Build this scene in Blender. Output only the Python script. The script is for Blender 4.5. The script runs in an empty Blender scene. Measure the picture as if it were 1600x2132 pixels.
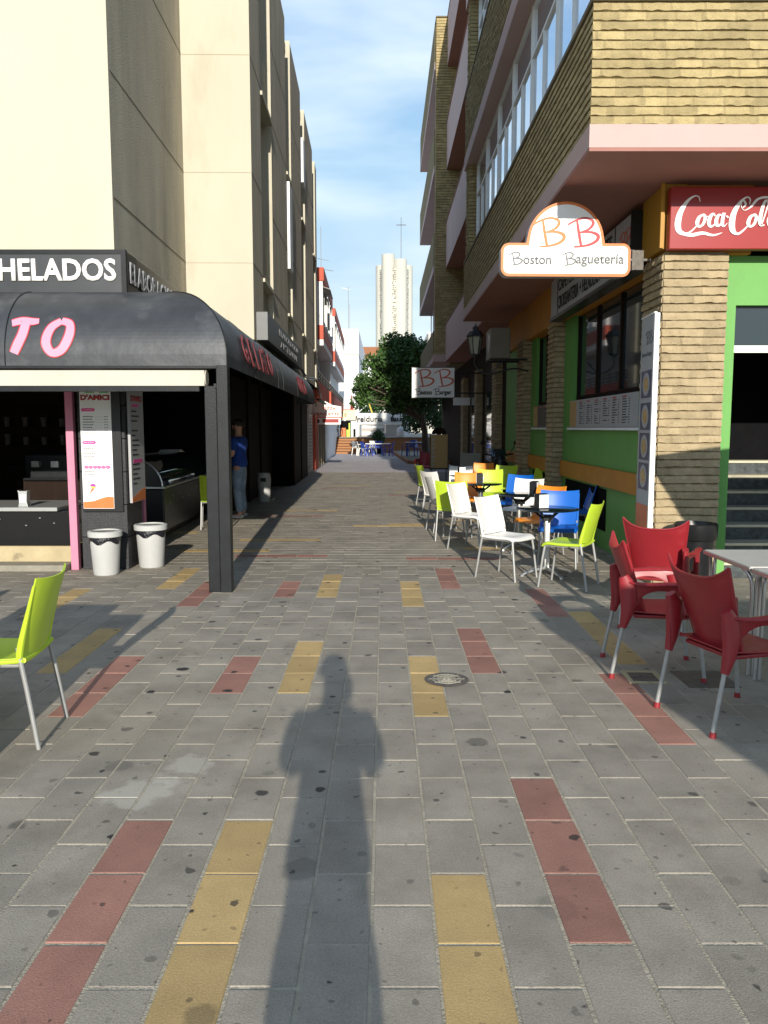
import bpy, bmesh, math, random
from mathutils import Vector, Matrix, noise
R = math.radians
scene = bpy.context.scene
COL = scene.collection

# ------------------------------------------------------------------ camera, sky, sun, exposure
cam_d = bpy.data.cameras.new('camera')
cam = bpy.data.objects.new('camera', cam_d)
COL.objects.link(cam)
cam_d.sensor_fit = 'VERTICAL'
cam_d.sensor_height = 36.0
cam_d.lens = 36.0 * 1650 / 2132
cam_d.clip_start = 0.02
cam_d.clip_end = 3000
cam.location = (0, 0, 1.6)
cam.rotation_euler = (R(90) - math.atan(175 / 1650), 0, 0)
scene.camera = cam

SUN_EL, SUN_AZ = R(17.3), R(3.1)
to_sun = Vector((math.sin(SUN_AZ) * math.cos(SUN_EL), -math.cos(SUN_AZ) * math.cos(SUN_EL), math.sin(SUN_EL)))
sun_d = bpy.data.lights.new('sun', 'SUN')
sun_d.energy = 4.4
sun_d.angle = R(0.5)
sun_d.color = (1.0, 0.94, 0.84)
sun = bpy.data.objects.new('sun', sun_d)
COL.objects.link(sun)
sun.rotation_euler = (-to_sun).to_track_quat('-Z', 'Y').to_euler()
sun.location = (4, -30, 12)

world = bpy.data.worlds.new('World')
scene.world = world
world.use_nodes = True
wn, wl = world.node_tree.nodes, world.node_tree.links
wn.clear()
sky = wn.new('ShaderNodeTexSky')
sky.sky_type = 'NISHITA'
sky.sun_disc = False
sky.sun_elevation = SUN_EL
sky.sun_rotation = R(180 - 3.1)
sky.air_density = 1.0
sky.dust_density = 0.1
sky.ozone_density = 1.2
tc = wn.new('ShaderNodeTexCoord')
mp = wn.new('ShaderNodeMapping')
mp.inputs['Scale'].default_value = (1.2, 1.2, 4.2)
mp.inputs['Rotation'].default_value = (0.25, 0.18, 0)
wl.new(tc.outputs['Generated'], mp.inputs['Vector'])
cn = wn.new('ShaderNodeTexNoise')
cn.inputs['Scale'].default_value = 2.0
cn.inputs['Detail'].default_value = 5
cn.inputs['Roughness'].default_value = 0.5
cn.inputs['Distortion'].default_value = 0.35
wl.new(mp.outputs['Vector'], cn.inputs['Vector'])
cr = wn.new('ShaderNodeMapRange')
cr.inputs['From Min'].default_value = 0.42
cr.inputs['From Max'].default_value = 0.66
cr.inputs['To Min'].default_value = 0.0
cr.inputs['To Max'].default_value = 0.75
wl.new(cn.outputs['Fac'], cr.inputs['Value'])
cm = wn.new('ShaderNodeMixRGB')
cm.inputs['Color2'].default_value = (14.5, 16.4, 17.6, 1)
sz = wn.new('ShaderNodeSeparateXYZ')
wl.new(tc.outputs['Generated'], sz.inputs[0])
ramp = wn.new('ShaderNodeValToRGB')
ramp.color_ramp.elements[0].position = 0.0
ramp.color_ramp.elements[0].color = (.80, .93, .97, 1)
e1 = ramp.color_ramp.elements.new(.30); e1.color = (.44, .70, .95, 1)
e2 = ramp.color_ramp.elements.new(.58); e2.color = (.22, .44, .84, 1)
ramp.color_ramp.elements[-1].position = 1.0
ramp.color_ramp.elements[-1].color = (.12, .25, .55, 1)
wl.new(sz.outputs['Z'], ramp.inputs['Fac'])
clear = wn.new('ShaderNodeMixRGB')            # clear evening sky: Nishita plus a bright hazy horizon
clear.inputs['Fac'].default_value = 0.8
sc_ = wn.new('ShaderNodeVectorMath'); sc_.operation = 'SCALE'; sc_.inputs['Scale'].default_value = 17.0
wl.new(ramp.outputs['Color'], sc_.inputs[0])
wl.new(sky.outputs['Color'], clear.inputs['Color1']); wl.new(sc_.outputs['Vector'], clear.inputs['Color2'])
wl.new(cr.outputs['Result'], cm.inputs['Fac'])
wl.new(clear.outputs['Color'], cm.inputs['Color1'])
bg = wn.new('ShaderNodeBackground')
bg.inputs['Strength'].default_value = 0.05
wl.new(cm.outputs['Color'], bg.inputs['Color'])
wo = wn.new('ShaderNodeOutputWorld')
wl.new(bg.outputs['Background'], wo.inputs['Surface'])

scene.view_settings.view_transform = 'Standard'
scene.view_settings.look = 'None'
scene.view_settings.exposure = 0.45
scene.view_settings.gamma = 1.0
scene.cycles.max_bounces = 6
scene.cycles.diffuse_bounces = 3

# ------------------------------------------------------------------ materials
def mat(name, col, rough=0.7, var=0.12, scale=6.0, bump=0.0, bscale=60.0, metal=0.0, spec=0.4, tint=None,
        stretch=None, stain=None, emit=None, coat=0.0, trans=0.0, fine=0.0):
    m = bpy.data.materials.new(name)
    m.use_nodes = True
    n, l = m.node_tree.nodes, m.node_tree.links
    b = n['Principled BSDF']
    b.inputs['Roughness'].default_value = rough
    b.inputs['Metallic'].default_value = metal
    b.inputs['Specular IOR Level'].default_value = spec
    b.inputs['Coat Weight'].default_value = coat
    if trans:
        b.inputs['Transmission Weight'].default_value = trans
        b.inputs['IOR'].default_value = 1.15
    c = (*col, 1)
    t = n.new('ShaderNodeTexCoord')
    src = t.outputs['Object']
    if stretch:
        mm = n.new('ShaderNodeMapping')
        mm.inputs['Scale'].default_value = stretch
        l.new(src, mm.inputs['Vector'])
        vec = mm.outputs['Vector']
    else:
        vec = src
    nz = n.new('ShaderNodeTexNoise')
    nz.inputs['Scale'].default_value = scale
    nz.inputs['Detail'].default_value = 6
    nz.inputs['Roughness'].default_value = 0.6
    l.new(vec, nz.inputs['Vector'])
    mr = n.new('ShaderNodeMapRange')
    mr.inputs['From Min'].default_value = 0.3
    mr.inputs['From Max'].default_value = 0.7
    mr.inputs['To Min'].default_value = 1 - var
    mr.inputs['To Max'].default_value = 1 + var * 0.6
    l.new(nz.outputs['Fac'], mr.inputs['Value'])
    mx = n.new('ShaderNodeVectorMath')
    mx.operation = 'SCALE'
    mx.inputs[0].default_value = col
    l.new(mr.outputs['Result'], mx.inputs['Scale'])
    out = mx.outputs['Vector']
    if fine:
        nf = n.new('ShaderNodeTexNoise')
        nf.inputs['Scale'].default_value = 140
        nf.inputs['Detail'].default_value = 3
        l.new(src, nf.inputs['Vector'])
        mf = n.new('ShaderNodeMapRange')
        mf.inputs['From Min'].default_value = 0.3
        mf.inputs['From Max'].default_value = 0.7
        mf.inputs['To Min'].default_value = 1 - fine
        mf.inputs['To Max'].default_value = 1 + fine
        l.new(nf.outputs['Fac'], mf.inputs['Value'])
        m3 = n.new('ShaderNodeVectorMath')
        m3.operation = 'SCALE'
        l.new(out, m3.inputs[0])
        l.new(mf.outputs['Result'], m3.inputs['Scale'])
        out = m3.outputs['Vector']
    if tint:
        a = n.new('ShaderNodeAttribute')
        a.attribute_name = 'tint'
        m4 = n.new('ShaderNodeMapRange')
        m4.inputs['To Min'].default_value = 1 - tint
        m4.inputs['To Max'].default_value = 1 + tint
        l.new(a.outputs['Fac'], m4.inputs['Value'])
        m2 = n.new('ShaderNodeVectorMath')
        m2.operation = 'SCALE'
        l.new(out, m2.inputs[0])
        l.new(m4.outputs['Result'], m2.inputs['Scale'])
        out = m2.outputs['Vector']
    if stain:  # (colour, scale, threshold, amount)
        ns = n.new('ShaderNodeTexNoise')
        ns.inputs['Scale'].default_value = stain[1]
        ns.inputs['Detail'].default_value = 8
        ns.inputs['Roughness'].default_value = 0.65
        l.new(vec, ns.inputs['Vector'])
        ms = n.new('ShaderNodeMapRange')
        ms.inputs['From Min'].default_value = stain[2]
        ms.inputs['From Max'].default_value = stain[2] + 0.14
        ms.inputs['To Max'].default_value = stain[3]
        l.new(ns.outputs['Fac'], ms.inputs['Value'])
        mc = n.new('ShaderNodeMixRGB')
        mc.inputs['Color2'].default_value = (*stain[0], 1)
        l.new(ms.outputs['Result'], mc.inputs['Fac'])
        l.new(out, mc.inputs['Color1'])
        out = mc.outputs['Color']
    l.new(out, b.inputs['Base Color'])
    if bump:
        nb = n.new('ShaderNodeTexNoise')
        nb.inputs['Scale'].default_value = bscale
        nb.inputs['Detail'].default_value = 5
        l.new(src, nb.inputs['Vector'])
        bp = n.new('ShaderNodeBump')
        bp.inputs['Strength'].default_value = bump
        bp.inputs['Distance'].default_value = 0.02
        l.new(nb.outputs['Fac'], bp.inputs['Height'])
        l.new(bp.outputs['Normal'], b.inputs['Normal'])
    if emit:
        b.inputs['Emission Color'].default_value = (*emit[0], 1)
        b.inputs['Emission Strength'].default_value = emit[1]
    return m

M = {}
M['cream'] = mat('cream_render', (0.51, 0.475, 0.37), 0.9, 0.06, 1.2, 0.25, 220, stretch=(1, 1, 0.35), stain=((0.36, 0.30, 0.20), 0.9, 0.55, 0.45))
M['cream_rough'] = mat('rough_render', (0.52, 0.465, 0.355), 0.95, 0.20, 2.2, 1.0, 55, stretch=(1, 1, 0.2), fine=0.22, stain=((0.22, 0.19, 0.14), 1.6, 0.56, 0.35))
M['joint'] = mat('joint_shadow_gap', (0.16, 0.13, 0.09), 0.9)
M['joint_pale'] = mat('joint_pale', (0.34, 0.29, 0.20), 0.9)
M['brick'] = mat('ochre_brick', (0.33, 0.258, 0.125), 0.92, 0.22, 9, 0.6, 60, tint=0.30, fine=0.12, stain=((0.17, 0.13, 0.07), 5, 0.60, 0.5))
M['brick_tan'] = mat('tan_brick', (0.34, 0.265, 0.155), 0.92, 0.20, 8, 0.6, 50, tint=0.20, fine=0.10, stain=((0.10, 0.06, 0.04), 9, 0.63, 0.75))
M['mortar'] = mat('mortar', (0.17, 0.14, 0.085), 0.95, 0.2, 20, 0.5, 80)
M['pink'] = mat('pink_paint', (0.47, 0.335, 0.305), 0.75, 0.06, 1.5, 0.15, 40, stain=((0.35, 0.20, 0.17), 1.5, 0.63, 0.3))
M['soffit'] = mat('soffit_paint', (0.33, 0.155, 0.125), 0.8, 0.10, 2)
M['green'] = mat('green_paint', (0.125, 0.33, 0.075), 0.6, 0.08, 2, 0.12, 30, stain=((0.07, 0.22, 0.05), 2, 0.64, 0.4))
M['orange_wall'] = mat('orange_paint', (0.48, 0.20, 0.02), 0.6, 0.10, 3, 0.12, 30)
M['glass'] = mat('window_glass', (0.02, 0.03, 0.035), 0.04, 0.0, spec=0.9)
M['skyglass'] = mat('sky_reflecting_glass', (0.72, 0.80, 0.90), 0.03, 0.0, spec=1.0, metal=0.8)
M['white'] = mat('white_paint', (0.78, 0.78, 0.76), 0.5, 0.05, 5)
M['wall_white'] = mat('white_render', (0.80, 0.78, 0.76), 0.85, 0.06, 1.5, stretch=(1, 1, .4), stain=((0.5, 0.47, 0.42), 1.2, 0.62, 0.3))
M['red_wall'] = mat('red_paint', (0.46, 0.085, 0.045), 0.7, 0.10, 3)
M['alu'] = mat('aluminium', (0.62, 0.62, 0.60), 0.38, 0.08, 20, metal=0.85)
M['chrome'] = mat('chrome', (0.62, 0.62, 0.60), 0.36, 0.05, 20, metal=0.9)
M['tube'] = mat('grey_tube', (0.36, 0.36, 0.345), 0.42, 0.10, 30, metal=0.35)
M['steel_dark'] = mat('dark_steel', (0.012, 0.0135, 0.015), 0.42, 0.3, 8, 0.1, 90, spec=0.22, stain=((0.06, 0.06, 0.06), 25, 0.70, 0.5))
M['awning'] = mat('awning_vinyl', (0.036, 0.039, 0.044), 0.46, 0.35, 3, 0.5, 3.2, spec=0.45, stain=((0.085, 0.09, 0.095), 2.2, 0.52, 0.6))
M['black'] = mat('black_paint', (0.012, 0.012, 0.013), 0.35, 0.2, 8)
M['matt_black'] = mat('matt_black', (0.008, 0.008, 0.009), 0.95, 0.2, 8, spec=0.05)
M['tile_black'] = mat('black_tile', (0.028, 0.028, 0.030), 0.55, 0.3, 12, 0.3, 60, fine=0.2)
M['pinkpost'] = mat('pink_post_paint', (0.56, 0.20, 0.29), 0.55, 0.08, 6, stain=((0.55, 0.5, 0.45), 14, 0.67, 0.8))
M['plinth'] = mat('plinth_render', (0.42, 0.34, 0.20), 0.85, 0.20, 3, 0.3, 50, stain=((0.12, 0.09, 0.06), 4, 0.56, 0.7))
M['kerb'] = mat('kerb_concrete', (0.26, 0.24, 0.19), 0.9, 0.2, 8, 0.4, 60)
M['paper'] = mat('print_white', (0.80, 0.79, 0.76), 0.45, 0.03, 4)
M['paper_dull'] = mat('print_grey', (0.36, 0.36, 0.365), 0.5, 0.05, 6)
M['ink'] = mat('ink_black', (0.03, 0.03, 0.03), 0.6)
M['ink_grey'] = mat('ink_grey', (0.16, 0.16, 0.16), 0.6)
M['ink_red'] = mat('ink_red', (0.40, 0.035, 0.04), 0.5)
M['shaded_red'] = mat('shaded_red', (0.17, 0.035, 0.04), 0.6)  # letter red darkened for the shaded side of the awning
M['ink_pink'] = mat('ink_pink', (0.72, 0.05, 0.28), 0.5)
M['ink_orange'] = mat('ink_orange', (0.62, 0.17, 0.04), 0.5)
M['ink_green'] = mat('ink_green', (0.10, 0.45, 0.10), 0.5)
M['ink_brick'] = mat('ink_brick_red', (0.62, 0.13, 0.06), 0.5)
M['gold_photo'] = mat('food_print', (0.50, 0.32, 0.12), 0.5, 0.5, 40)
M['violet_photo'] = mat('violet_print', (0.09, 0.085, 0.13), 0.5, 0.3, 30)
M['letter_pink'] = mat('letter_pink', (0.66, 0.27, 0.36), 0.5, 0.04, 6)
M['sign_white'] = mat('sign_white', (0.86, 0.84, 0.80), 0.35, 0.02, 4)
M['sign_red'] = mat('sign_red', (0.30, 0.022, 0.02), 0.3, 0.05, 3, coat=0.3)
M['bin'] = mat('bin_plastic', (0.46, 0.46, 0.44), 0.5, 0.08, 6, stain=((0.35, 0.33, 0.28), 7, 0.66, 0.5))
M['bag'] = mat('bin_bag', (0.012, 0.012, 0.016), 0.25, 0.3, 30, 0.8, 40)
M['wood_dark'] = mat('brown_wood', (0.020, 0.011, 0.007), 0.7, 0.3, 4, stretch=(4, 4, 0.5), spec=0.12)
M['skin'] = mat('skin', (0.50, 0.27, 0.18), 0.55, 0.08, 12)
M['hair'] = mat('hair', (0.03, 0.02, 0.015), 0.6, 0.3, 60)
M['jeans'] = mat('pale_jeans', (0.22, 0.30, 0.40), 0.9, 0.35, 9, 0.4, 120)
M['shirt'] = mat('blue_shirt', (0.012, 0.05, 0.26), 0.85, 0.15, 10)
M['shoe'] = mat('grey_shoe', (0.45, 0.44, 0.42), 0.7, 0.3, 20)
M['jacket'] = mat('grey_jacket', (0.12, 0.12, 0.14), 0.9, 0.15, 10)
M['leaf'] = mat('leaf_green', (0.055, 0.115, 0.025), 0.6, 0.3, 1.5, tint=0.55)
M['leaf2'] = mat('leaf_dark', (0.035, 0.08, 0.022), 0.6, 0.3, 1.5, tint=0.5)
M['bark'] = mat('bark', (0.10, 0.075, 0.055), 0.9, 0.3, 8, 0.6, 30, stretch=(1, 1, .3))
M['concrete'] = mat('pale_concrete', (0.50, 0.485, 0.42), 0.9, 0.07, 1.0, 0.3, 20, stretch=(1, 1, .2), stain=((0.45, 0.42, 0.33), .5, 0.62, 0.35))
M['perf'] = mat('perforated_shade', (0.20, 0.18, 0.13), 0.9, 0.25, 6)
M['terracotta'] = mat('roof_tile', (0.45, 0.19, 0.08), 0.85, 0.25, 10)
M['brickstep'] = mat('orange_brick', (0.36, 0.17, 0.075), 0.85, 0.25, 10, stretch=(1, 1, 6))
M['plaza'] = mat('plaza_paving', (0.40, 0.37, 0.37), 0.8, 0.14, 0.8, 0.2, 50, stain=((0.22, 0.20, 0.20), 2.5, 0.58, 0.5))
M['grout'] = mat('grout', (0.36, 0.32, 0.24), 0.95, 0.25, 14, 0.5, 120, stain=((0.12, 0.10, 0.08), 7, 0.56, 0.7))
M['marble'] = mat('dark_marble', (0.055, 0.065, 0.065), 0.45, 0.7, 14, fine=0.25)
M['nosing'] = mat('stone_nosing', (0.55, 0.50, 0.36), 0.6, 0.1, 8)
M['iron'] = mat('cast_iron', (0.13, 0.115, 0.095), 0.6, 0.3, 20, 0.3, 60, metal=0.3)
M['blue_pl'] = mat('blue_plastic', (0.004, 0.11, 0.47), 0.38, 0.05, 6, spec=0.5)
M['white_pl'] = mat('white_plastic', (0.78, 0.76, 0.71), 0.4, 0.03, 6, spec=0.5)
M['lime_pl'] = mat('lime_plastic', (0.47, 0.63, 0.035), 0.4, 0.05, 6, spec=0.5)
M['orange_pl'] = mat('orange_plastic', (0.78, 0.26, 0.02), 0.4, 0.05, 6, spec=0.5)
M['red_pl'] = mat('red_plastic', (0.27, 0.016, 0.022), 0.42, 0.10, 5, spec=0.5, stain=((0.50, 0.10, 0.09), 3, 0.58, 0.35))
M['navy_pl'] = mat('navy_plastic', (0.02, 0.06, 0.35), 0.4, 0.1, 6)
M['tabletop'] = mat('table_laminate', (0.50, 0.48, 0.44), 0.4, 0.06, 6)
M['tabledark'] = mat('dark_glass_table', (0.006, 0.012, 0.013), 0.12, 0.1, 6, spec=0.6)
M['cyan_pot'] = mat('green_pot', (0.02, 0.12, 0.09), 0.5)
M['canopy_w'] = mat('canopy_white', (0.70, 0.69, 0.65), 0.7, 0.05, 3)
M['shutter'] = mat('grey_shutter', (0.42, 0.38, 0.35), 0.6, 0.15, 8, stretch=(1, 1, 8))
M['frost'] = mat('lamp_frosted', (0.30, 0.30, 0.22), 0.4, 0.1, 20)
M['cream_sign'] = mat('cream_sign', (0.78, 0.66, 0.42), 0.5, 0.05, 5)
M['tan_curtain'] = mat('tan_box', (0.45, 0.38, 0.26), 0.8, 0.15, 10)

# ------------------------------------------------------------------ mesh builder
class MB:
    def __init__(s):
        s.v, s.f, s.t = [], [], []
    def add(s, vs, fs, tint=None):
        o = len(s.v)
        s.v += [tuple(p) for p in vs]
        s.f += [tuple(i + o for i in f) for f in fs]
        s.t += [0.5 if tint is None else tint] * len(fs)
        return s
    def box(s, a, b, tint=None):
        x0, y0, z0 = a; x1, y1, z1 = b
        vs = [(x, y, z) for z in (z0, z1) for x, y in ((x0, y0), (x1, y0), (x1, y1), (x0, y1))]
        return s.add(vs, [(3, 2, 1, 0), (4, 5, 6, 7), (0, 1, 5, 4), (1, 2, 6, 5), (2, 3, 7, 6), (3, 0, 4, 7)], tint)
    def obox(s, o, dx, dy, dz, tint=None):  # oriented box by corner + three edge vectors
        o, dx, dy, dz = map(Vector, (o, dx, dy, dz))
        vs = [o, o + dx, o + dx + dy, o + dy, o + dz, o + dx + dz, o + dx + dy + dz, o + dy + dz]
        return s.add(vs, [(3, 2, 1, 0), (4, 5, 6, 7), (0, 1, 5, 4), (1, 2, 6, 5), (2, 3, 7, 6), (3, 0, 4, 7)], tint)
    def quad(s, *p, tint=None):
        return s.add(p, [tuple(range(len(p)))], tint)
    def tube(s, pts, r, n=8, cap=True, ell=None):
        pts = [Vector(p) for p in pts]
        rs = r if isinstance(r, (list, tuple)) else [r] * len(pts)
        rings = []
        ref = None
        for i, p in enumerate(pts):
            a = pts[max(i - 1, 0)]; b = pts[min(i + 1, len(pts) - 1)]
            d = (b - a)
            d = d.normalized() if d.length > 1e-9 else Vector((0, 0, 1))
            if ref is None:
                ref = Vector((1, 0, 0)) if abs(d.x) < 0.9 else Vector((0, 1, 0))
            u = (ref - d * ref.dot(d)).normalized()
            w = d.cross(u)
            ref = u
            ex, ey = (1, 1) if ell is None else ell[i] if isinstance(ell[0], (list, tuple)) else ell
            rings.append([p + (u * math.cos(t) * ex + w * math.sin(t) * ey) * rs[i] for t in [2 * math.pi * k / n for k in range(n)]])
        vs = [q for ring in rings for q in ring]
        fs = []
        for i in range(len(pts) - 1):
            for k in range(n):
                a = i * n + k; b = i * n + (k + 1) % n
                fs.append((a, b, b + n, a + n))
        if cap:
            fs.append(tuple(range(n))[::-1])
            fs.append(tuple(range((len(pts) - 1) * n, len(pts) * n)))
        return s.add(vs, fs)
    def lathe(s, prof, c=(0, 0, 0), n=24, sx=1, sy=1):
        vs = []
        for r, z in prof:
            for k in range(n):
                t = 2 * math.pi * k / n
                vs.append((c[0] + r * math.cos(t) * sx, c[1] + r * math.sin(t) * sy, c[2] + z))
        fs = []
        for i in range(len(prof) - 1):
            for k in range(n):
                a = i * n + k; b = i * n + (k + 1) % n
                fs.append((a, b, b + n, a + n))
        if prof[0][0] > 1e-6: fs.append(tuple(range(n))[::-1])
        if prof[-1][0] > 1e-6: fs.append(tuple(range((len(prof) - 1) * n, len(prof) * n)))
        return s.add(vs, fs)
    def prism(s, poly, f, d):  # 2D polygon, f maps (a,b)->Vector, extruded by vector d
        d = Vector(d)
        lo = [Vector(f(a, b)) for a, b in poly]
        n = len(poly)
        vs = lo + [p + d for p in lo]
        fs = [tuple(range(n))[::-1], tuple(range(n, 2 * n))] + [(i, (i + 1) % n, (i + 1) % n + n, i + n) for i in range(n)]
        return s.add(vs, fs)
    def sheet(s, fn, nu, nv, th):
        """closed thin shell around a parametric surface fn(u,v), u,v in 0..1"""
        P = [[Vector(fn(i / nu, j / nv)) for j in range(nv + 1)] for i in range(nu + 1)]
        top, bot = [], []
        for i in range(nu + 1):
            for j in range(nv + 1):
                du = P[min(i + 1, nu)][j] - P[max(i - 1, 0)][j]
                dv = P[i][min(j + 1, nv)] - P[i][max(j - 1, 0)]
                nn = du.cross(dv)
                nn = nn.normalized() if nn.length > 1e-12 else Vector((0, 0, 1))
                edge = 0.55 if (i in (0, nu) or j in (0, nv)) else 1
                top.append(P[i][j] + nn * th / 2 * edge); bot.append(P[i][j] - nn * th / 2 * edge)
        W = nv + 1; N = len(top)
        fs = []
        for i in range(nu):
            for j in range(nv):
                a = i * W + j
                fs.append((a, a + W, a + W + 1, a + 1))
                fs.append((N + a, N + a + 1, N + a + W + 1, N + a + W))
        for i in range(nu):
            a = i * W; fs.append((a, N + a, N + a + W, a + W))
            a = i * W + nv; fs.append((a, a + W, N + a + W, N + a))
        for j in range(nv):
            a = j; fs.append((a, a + 1, N + a + 1, N + a))
            a = nu * W + j; fs.append((a, N + a, N + a + 1, a + 1))
        return s.add(top + bot, fs)
    def xf(s, mtx):
        s.v = [tuple(mtx @ Vector(p)) for p in s.v]
        return s

def tag(o, label=None, cat=None, group=None, kind=None):
    if label: o['label'] = label
    if cat: o['category'] = cat
    if group: o['group'] = group
    if kind: o['kind'] = kind
    return o

def obj(name, mb, m, parent=None, smooth=False, bev=0.0, label=None):
    me = bpy.data.meshes.new(name)
    me.from_pydata(mb.v, [], mb.f)
    if any(abs(t - 0.5) > 1e-6 for t in mb.t):
        at = me.attributes.new('tint', 'FLOAT', 'FACE')
        at.data.foreach_set('value', mb.t)
    me.materials.append(M[m] if isinstance(m, str) else m)
    if smooth:
        me.polygons.foreach_set('use_smooth', [True] * len(me.polygons))
    me.validate(); me.update()
    o = bpy.data.objects.new(name, me)
    COL.objects.link(o)
    if smooth:
        me.set_sharp_from_angle(angle=R(42))
    if parent: o.parent = parent
    if bev:
        b = o.modifiers.new('bevel', 'BEVEL')
        b.width = bev; b.segments = 2; b.limit_method = 'ANGLE'; b.angle_limit = R(40)
    if label: o['label'] = label
    return o

def thing(name, label, cat, loc=(0, 0, 0), rz=0, group=None):
    o = bpy.data.objects.new(name, None)
    o.empty_display_size = 0.1
    COL.objects.link(o)
    o.location = loc; o.rotation_euler = (0, 0, rz)
    return tag(o, label, cat, group)

def kids(o):
    return [c for c in COL.objects if c.parent == o]

def dup(root, loc, rz, label=None, group=None):
    r = root.copy(); COL.objects.link(r)
    r.location = loc; r.rotation_euler = (0, 0, rz)
    if label: r['label'] = label
    if group: r['group'] = group
    for ch in kids(root):
        c = ch.copy(); COL.objects.link(c); c.parent = r
        for g in kids(ch):
            d = g.copy(); COL.objects.link(d); d.parent = c
    return r

def text(name, s, m, parent, org, xd, w, h, ext=0.004, up=(0, 0, 1), bold=0.0, shear=0.0, spacing=1.0, arc=None):
    """raised lettering: org = lower left corner, xd = reading direction, fitted to w x h"""
    cu = bpy.data.curves.new(name, 'FONT')
    cu.body = s; cu.size = 1; cu.extrude = 0.0; cu.offset = bold; cu.shear = shear
    cu.space_character = spacing; cu.resolution_u = 3
    tmp = bpy.data.objects.new('tmp', cu); COL.objects.link(tmp)
    dg = bpy.context.evaluated_depsgraph_get()
    me = bpy.data.meshes.new_from_object(tmp.evaluated_get(dg))
    bpy.data.objects.remove(tmp); bpy.data.curves.remove(cu)
    xs = [v.co.x for v in me.vertices]; ys = [v.co.y for v in me.vertices]
    x0, x1, y0, y1 = min(xs), max(xs), min(ys), max(ys)
    xd = Vector(xd).normalized(); up = Vector(up); nn = xd.cross(up).normalized()
    org = Vector(org)
    for v in me.vertices:
        a = (v.co.x - x0) / (x1 - x0) * w; b = (v.co.y - y0) / (y1 - y0) * h
        v.co = org + xd * a + up * b + nn * ext
    me.materials.clear(); me.materials.append(M[m])
    me.name = name
    o = bpy.data.objects.new(name, me); COL.objects.link(o)
    if parent: o.parent = parent
    sd = o.modifiers.new('thickness', 'SOLIDIFY'); sd.thickness = ext * 0.9; sd.offset = 0
    return o

def catmull(p, n=6):
    out = []
    for i in range(len(p) - 1):
        a = p[max(i - 1, 0)]; b = p[i]; c = p[i + 1]; d = p[min(i + 2, len(p) - 1)]
        for k in range(n):
            t = k / n
            out.append(tuple(0.5 * (2 * b[j] + (c[j] - a[j]) * t + (2 * a[j] - 5 * b[j] + 4 * c[j] - d[j]) * t * t + (3 * b[j] - a[j] - 3 * c[j] + d[j]) * t ** 3) for j in range(len(b))))
    out.append(tuple(p[-1]))
    return out

def strokes(mb, ss, f, nrm, th=0.004):
    """ss: list of strokes of (x,y,width); f maps 2D to world; flat ribbons of varying width with thickness"""
    nrm = Vector(nrm)
    for k, st in enumerate(ss):
        pp = catmull(st, 7)
        L = []; Rr = []
        for i, q in enumerate(pp):
            a = pp[max(i - 1, 0)]; b = pp[min(i + 1, len(pp) - 1)]
            dx, dy = b[0] - a[0], b[1] - a[1]
            n = math.hypot(dx, dy) or 1
            nx, ny = -dy / n * q[2] / 2, dx / n * q[2] / 2
            L.append(Vector(f(q[0] + nx, q[1] + ny))); Rr.append(Vector(f(q[0] - nx, q[1] - ny)))
        o = nrm * (th + 0.0004 * k); m = len(pp)
        vs = [p + o for p in L] + [p + o for p in Rr] + [p for p in L] + [p for p in Rr]
        fs = []
        for i in range(m - 1):
            fs += [(i, i + 1, m + i + 1, m + i), (i, 2 * m + i, 2 * m + i + 1, i + 1), (m + i, m + i + 1, 3 * m + i + 1, 3 * m + i)]
        mb.add(vs, fs)
    return mb

rnd = random.Random(7)

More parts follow.
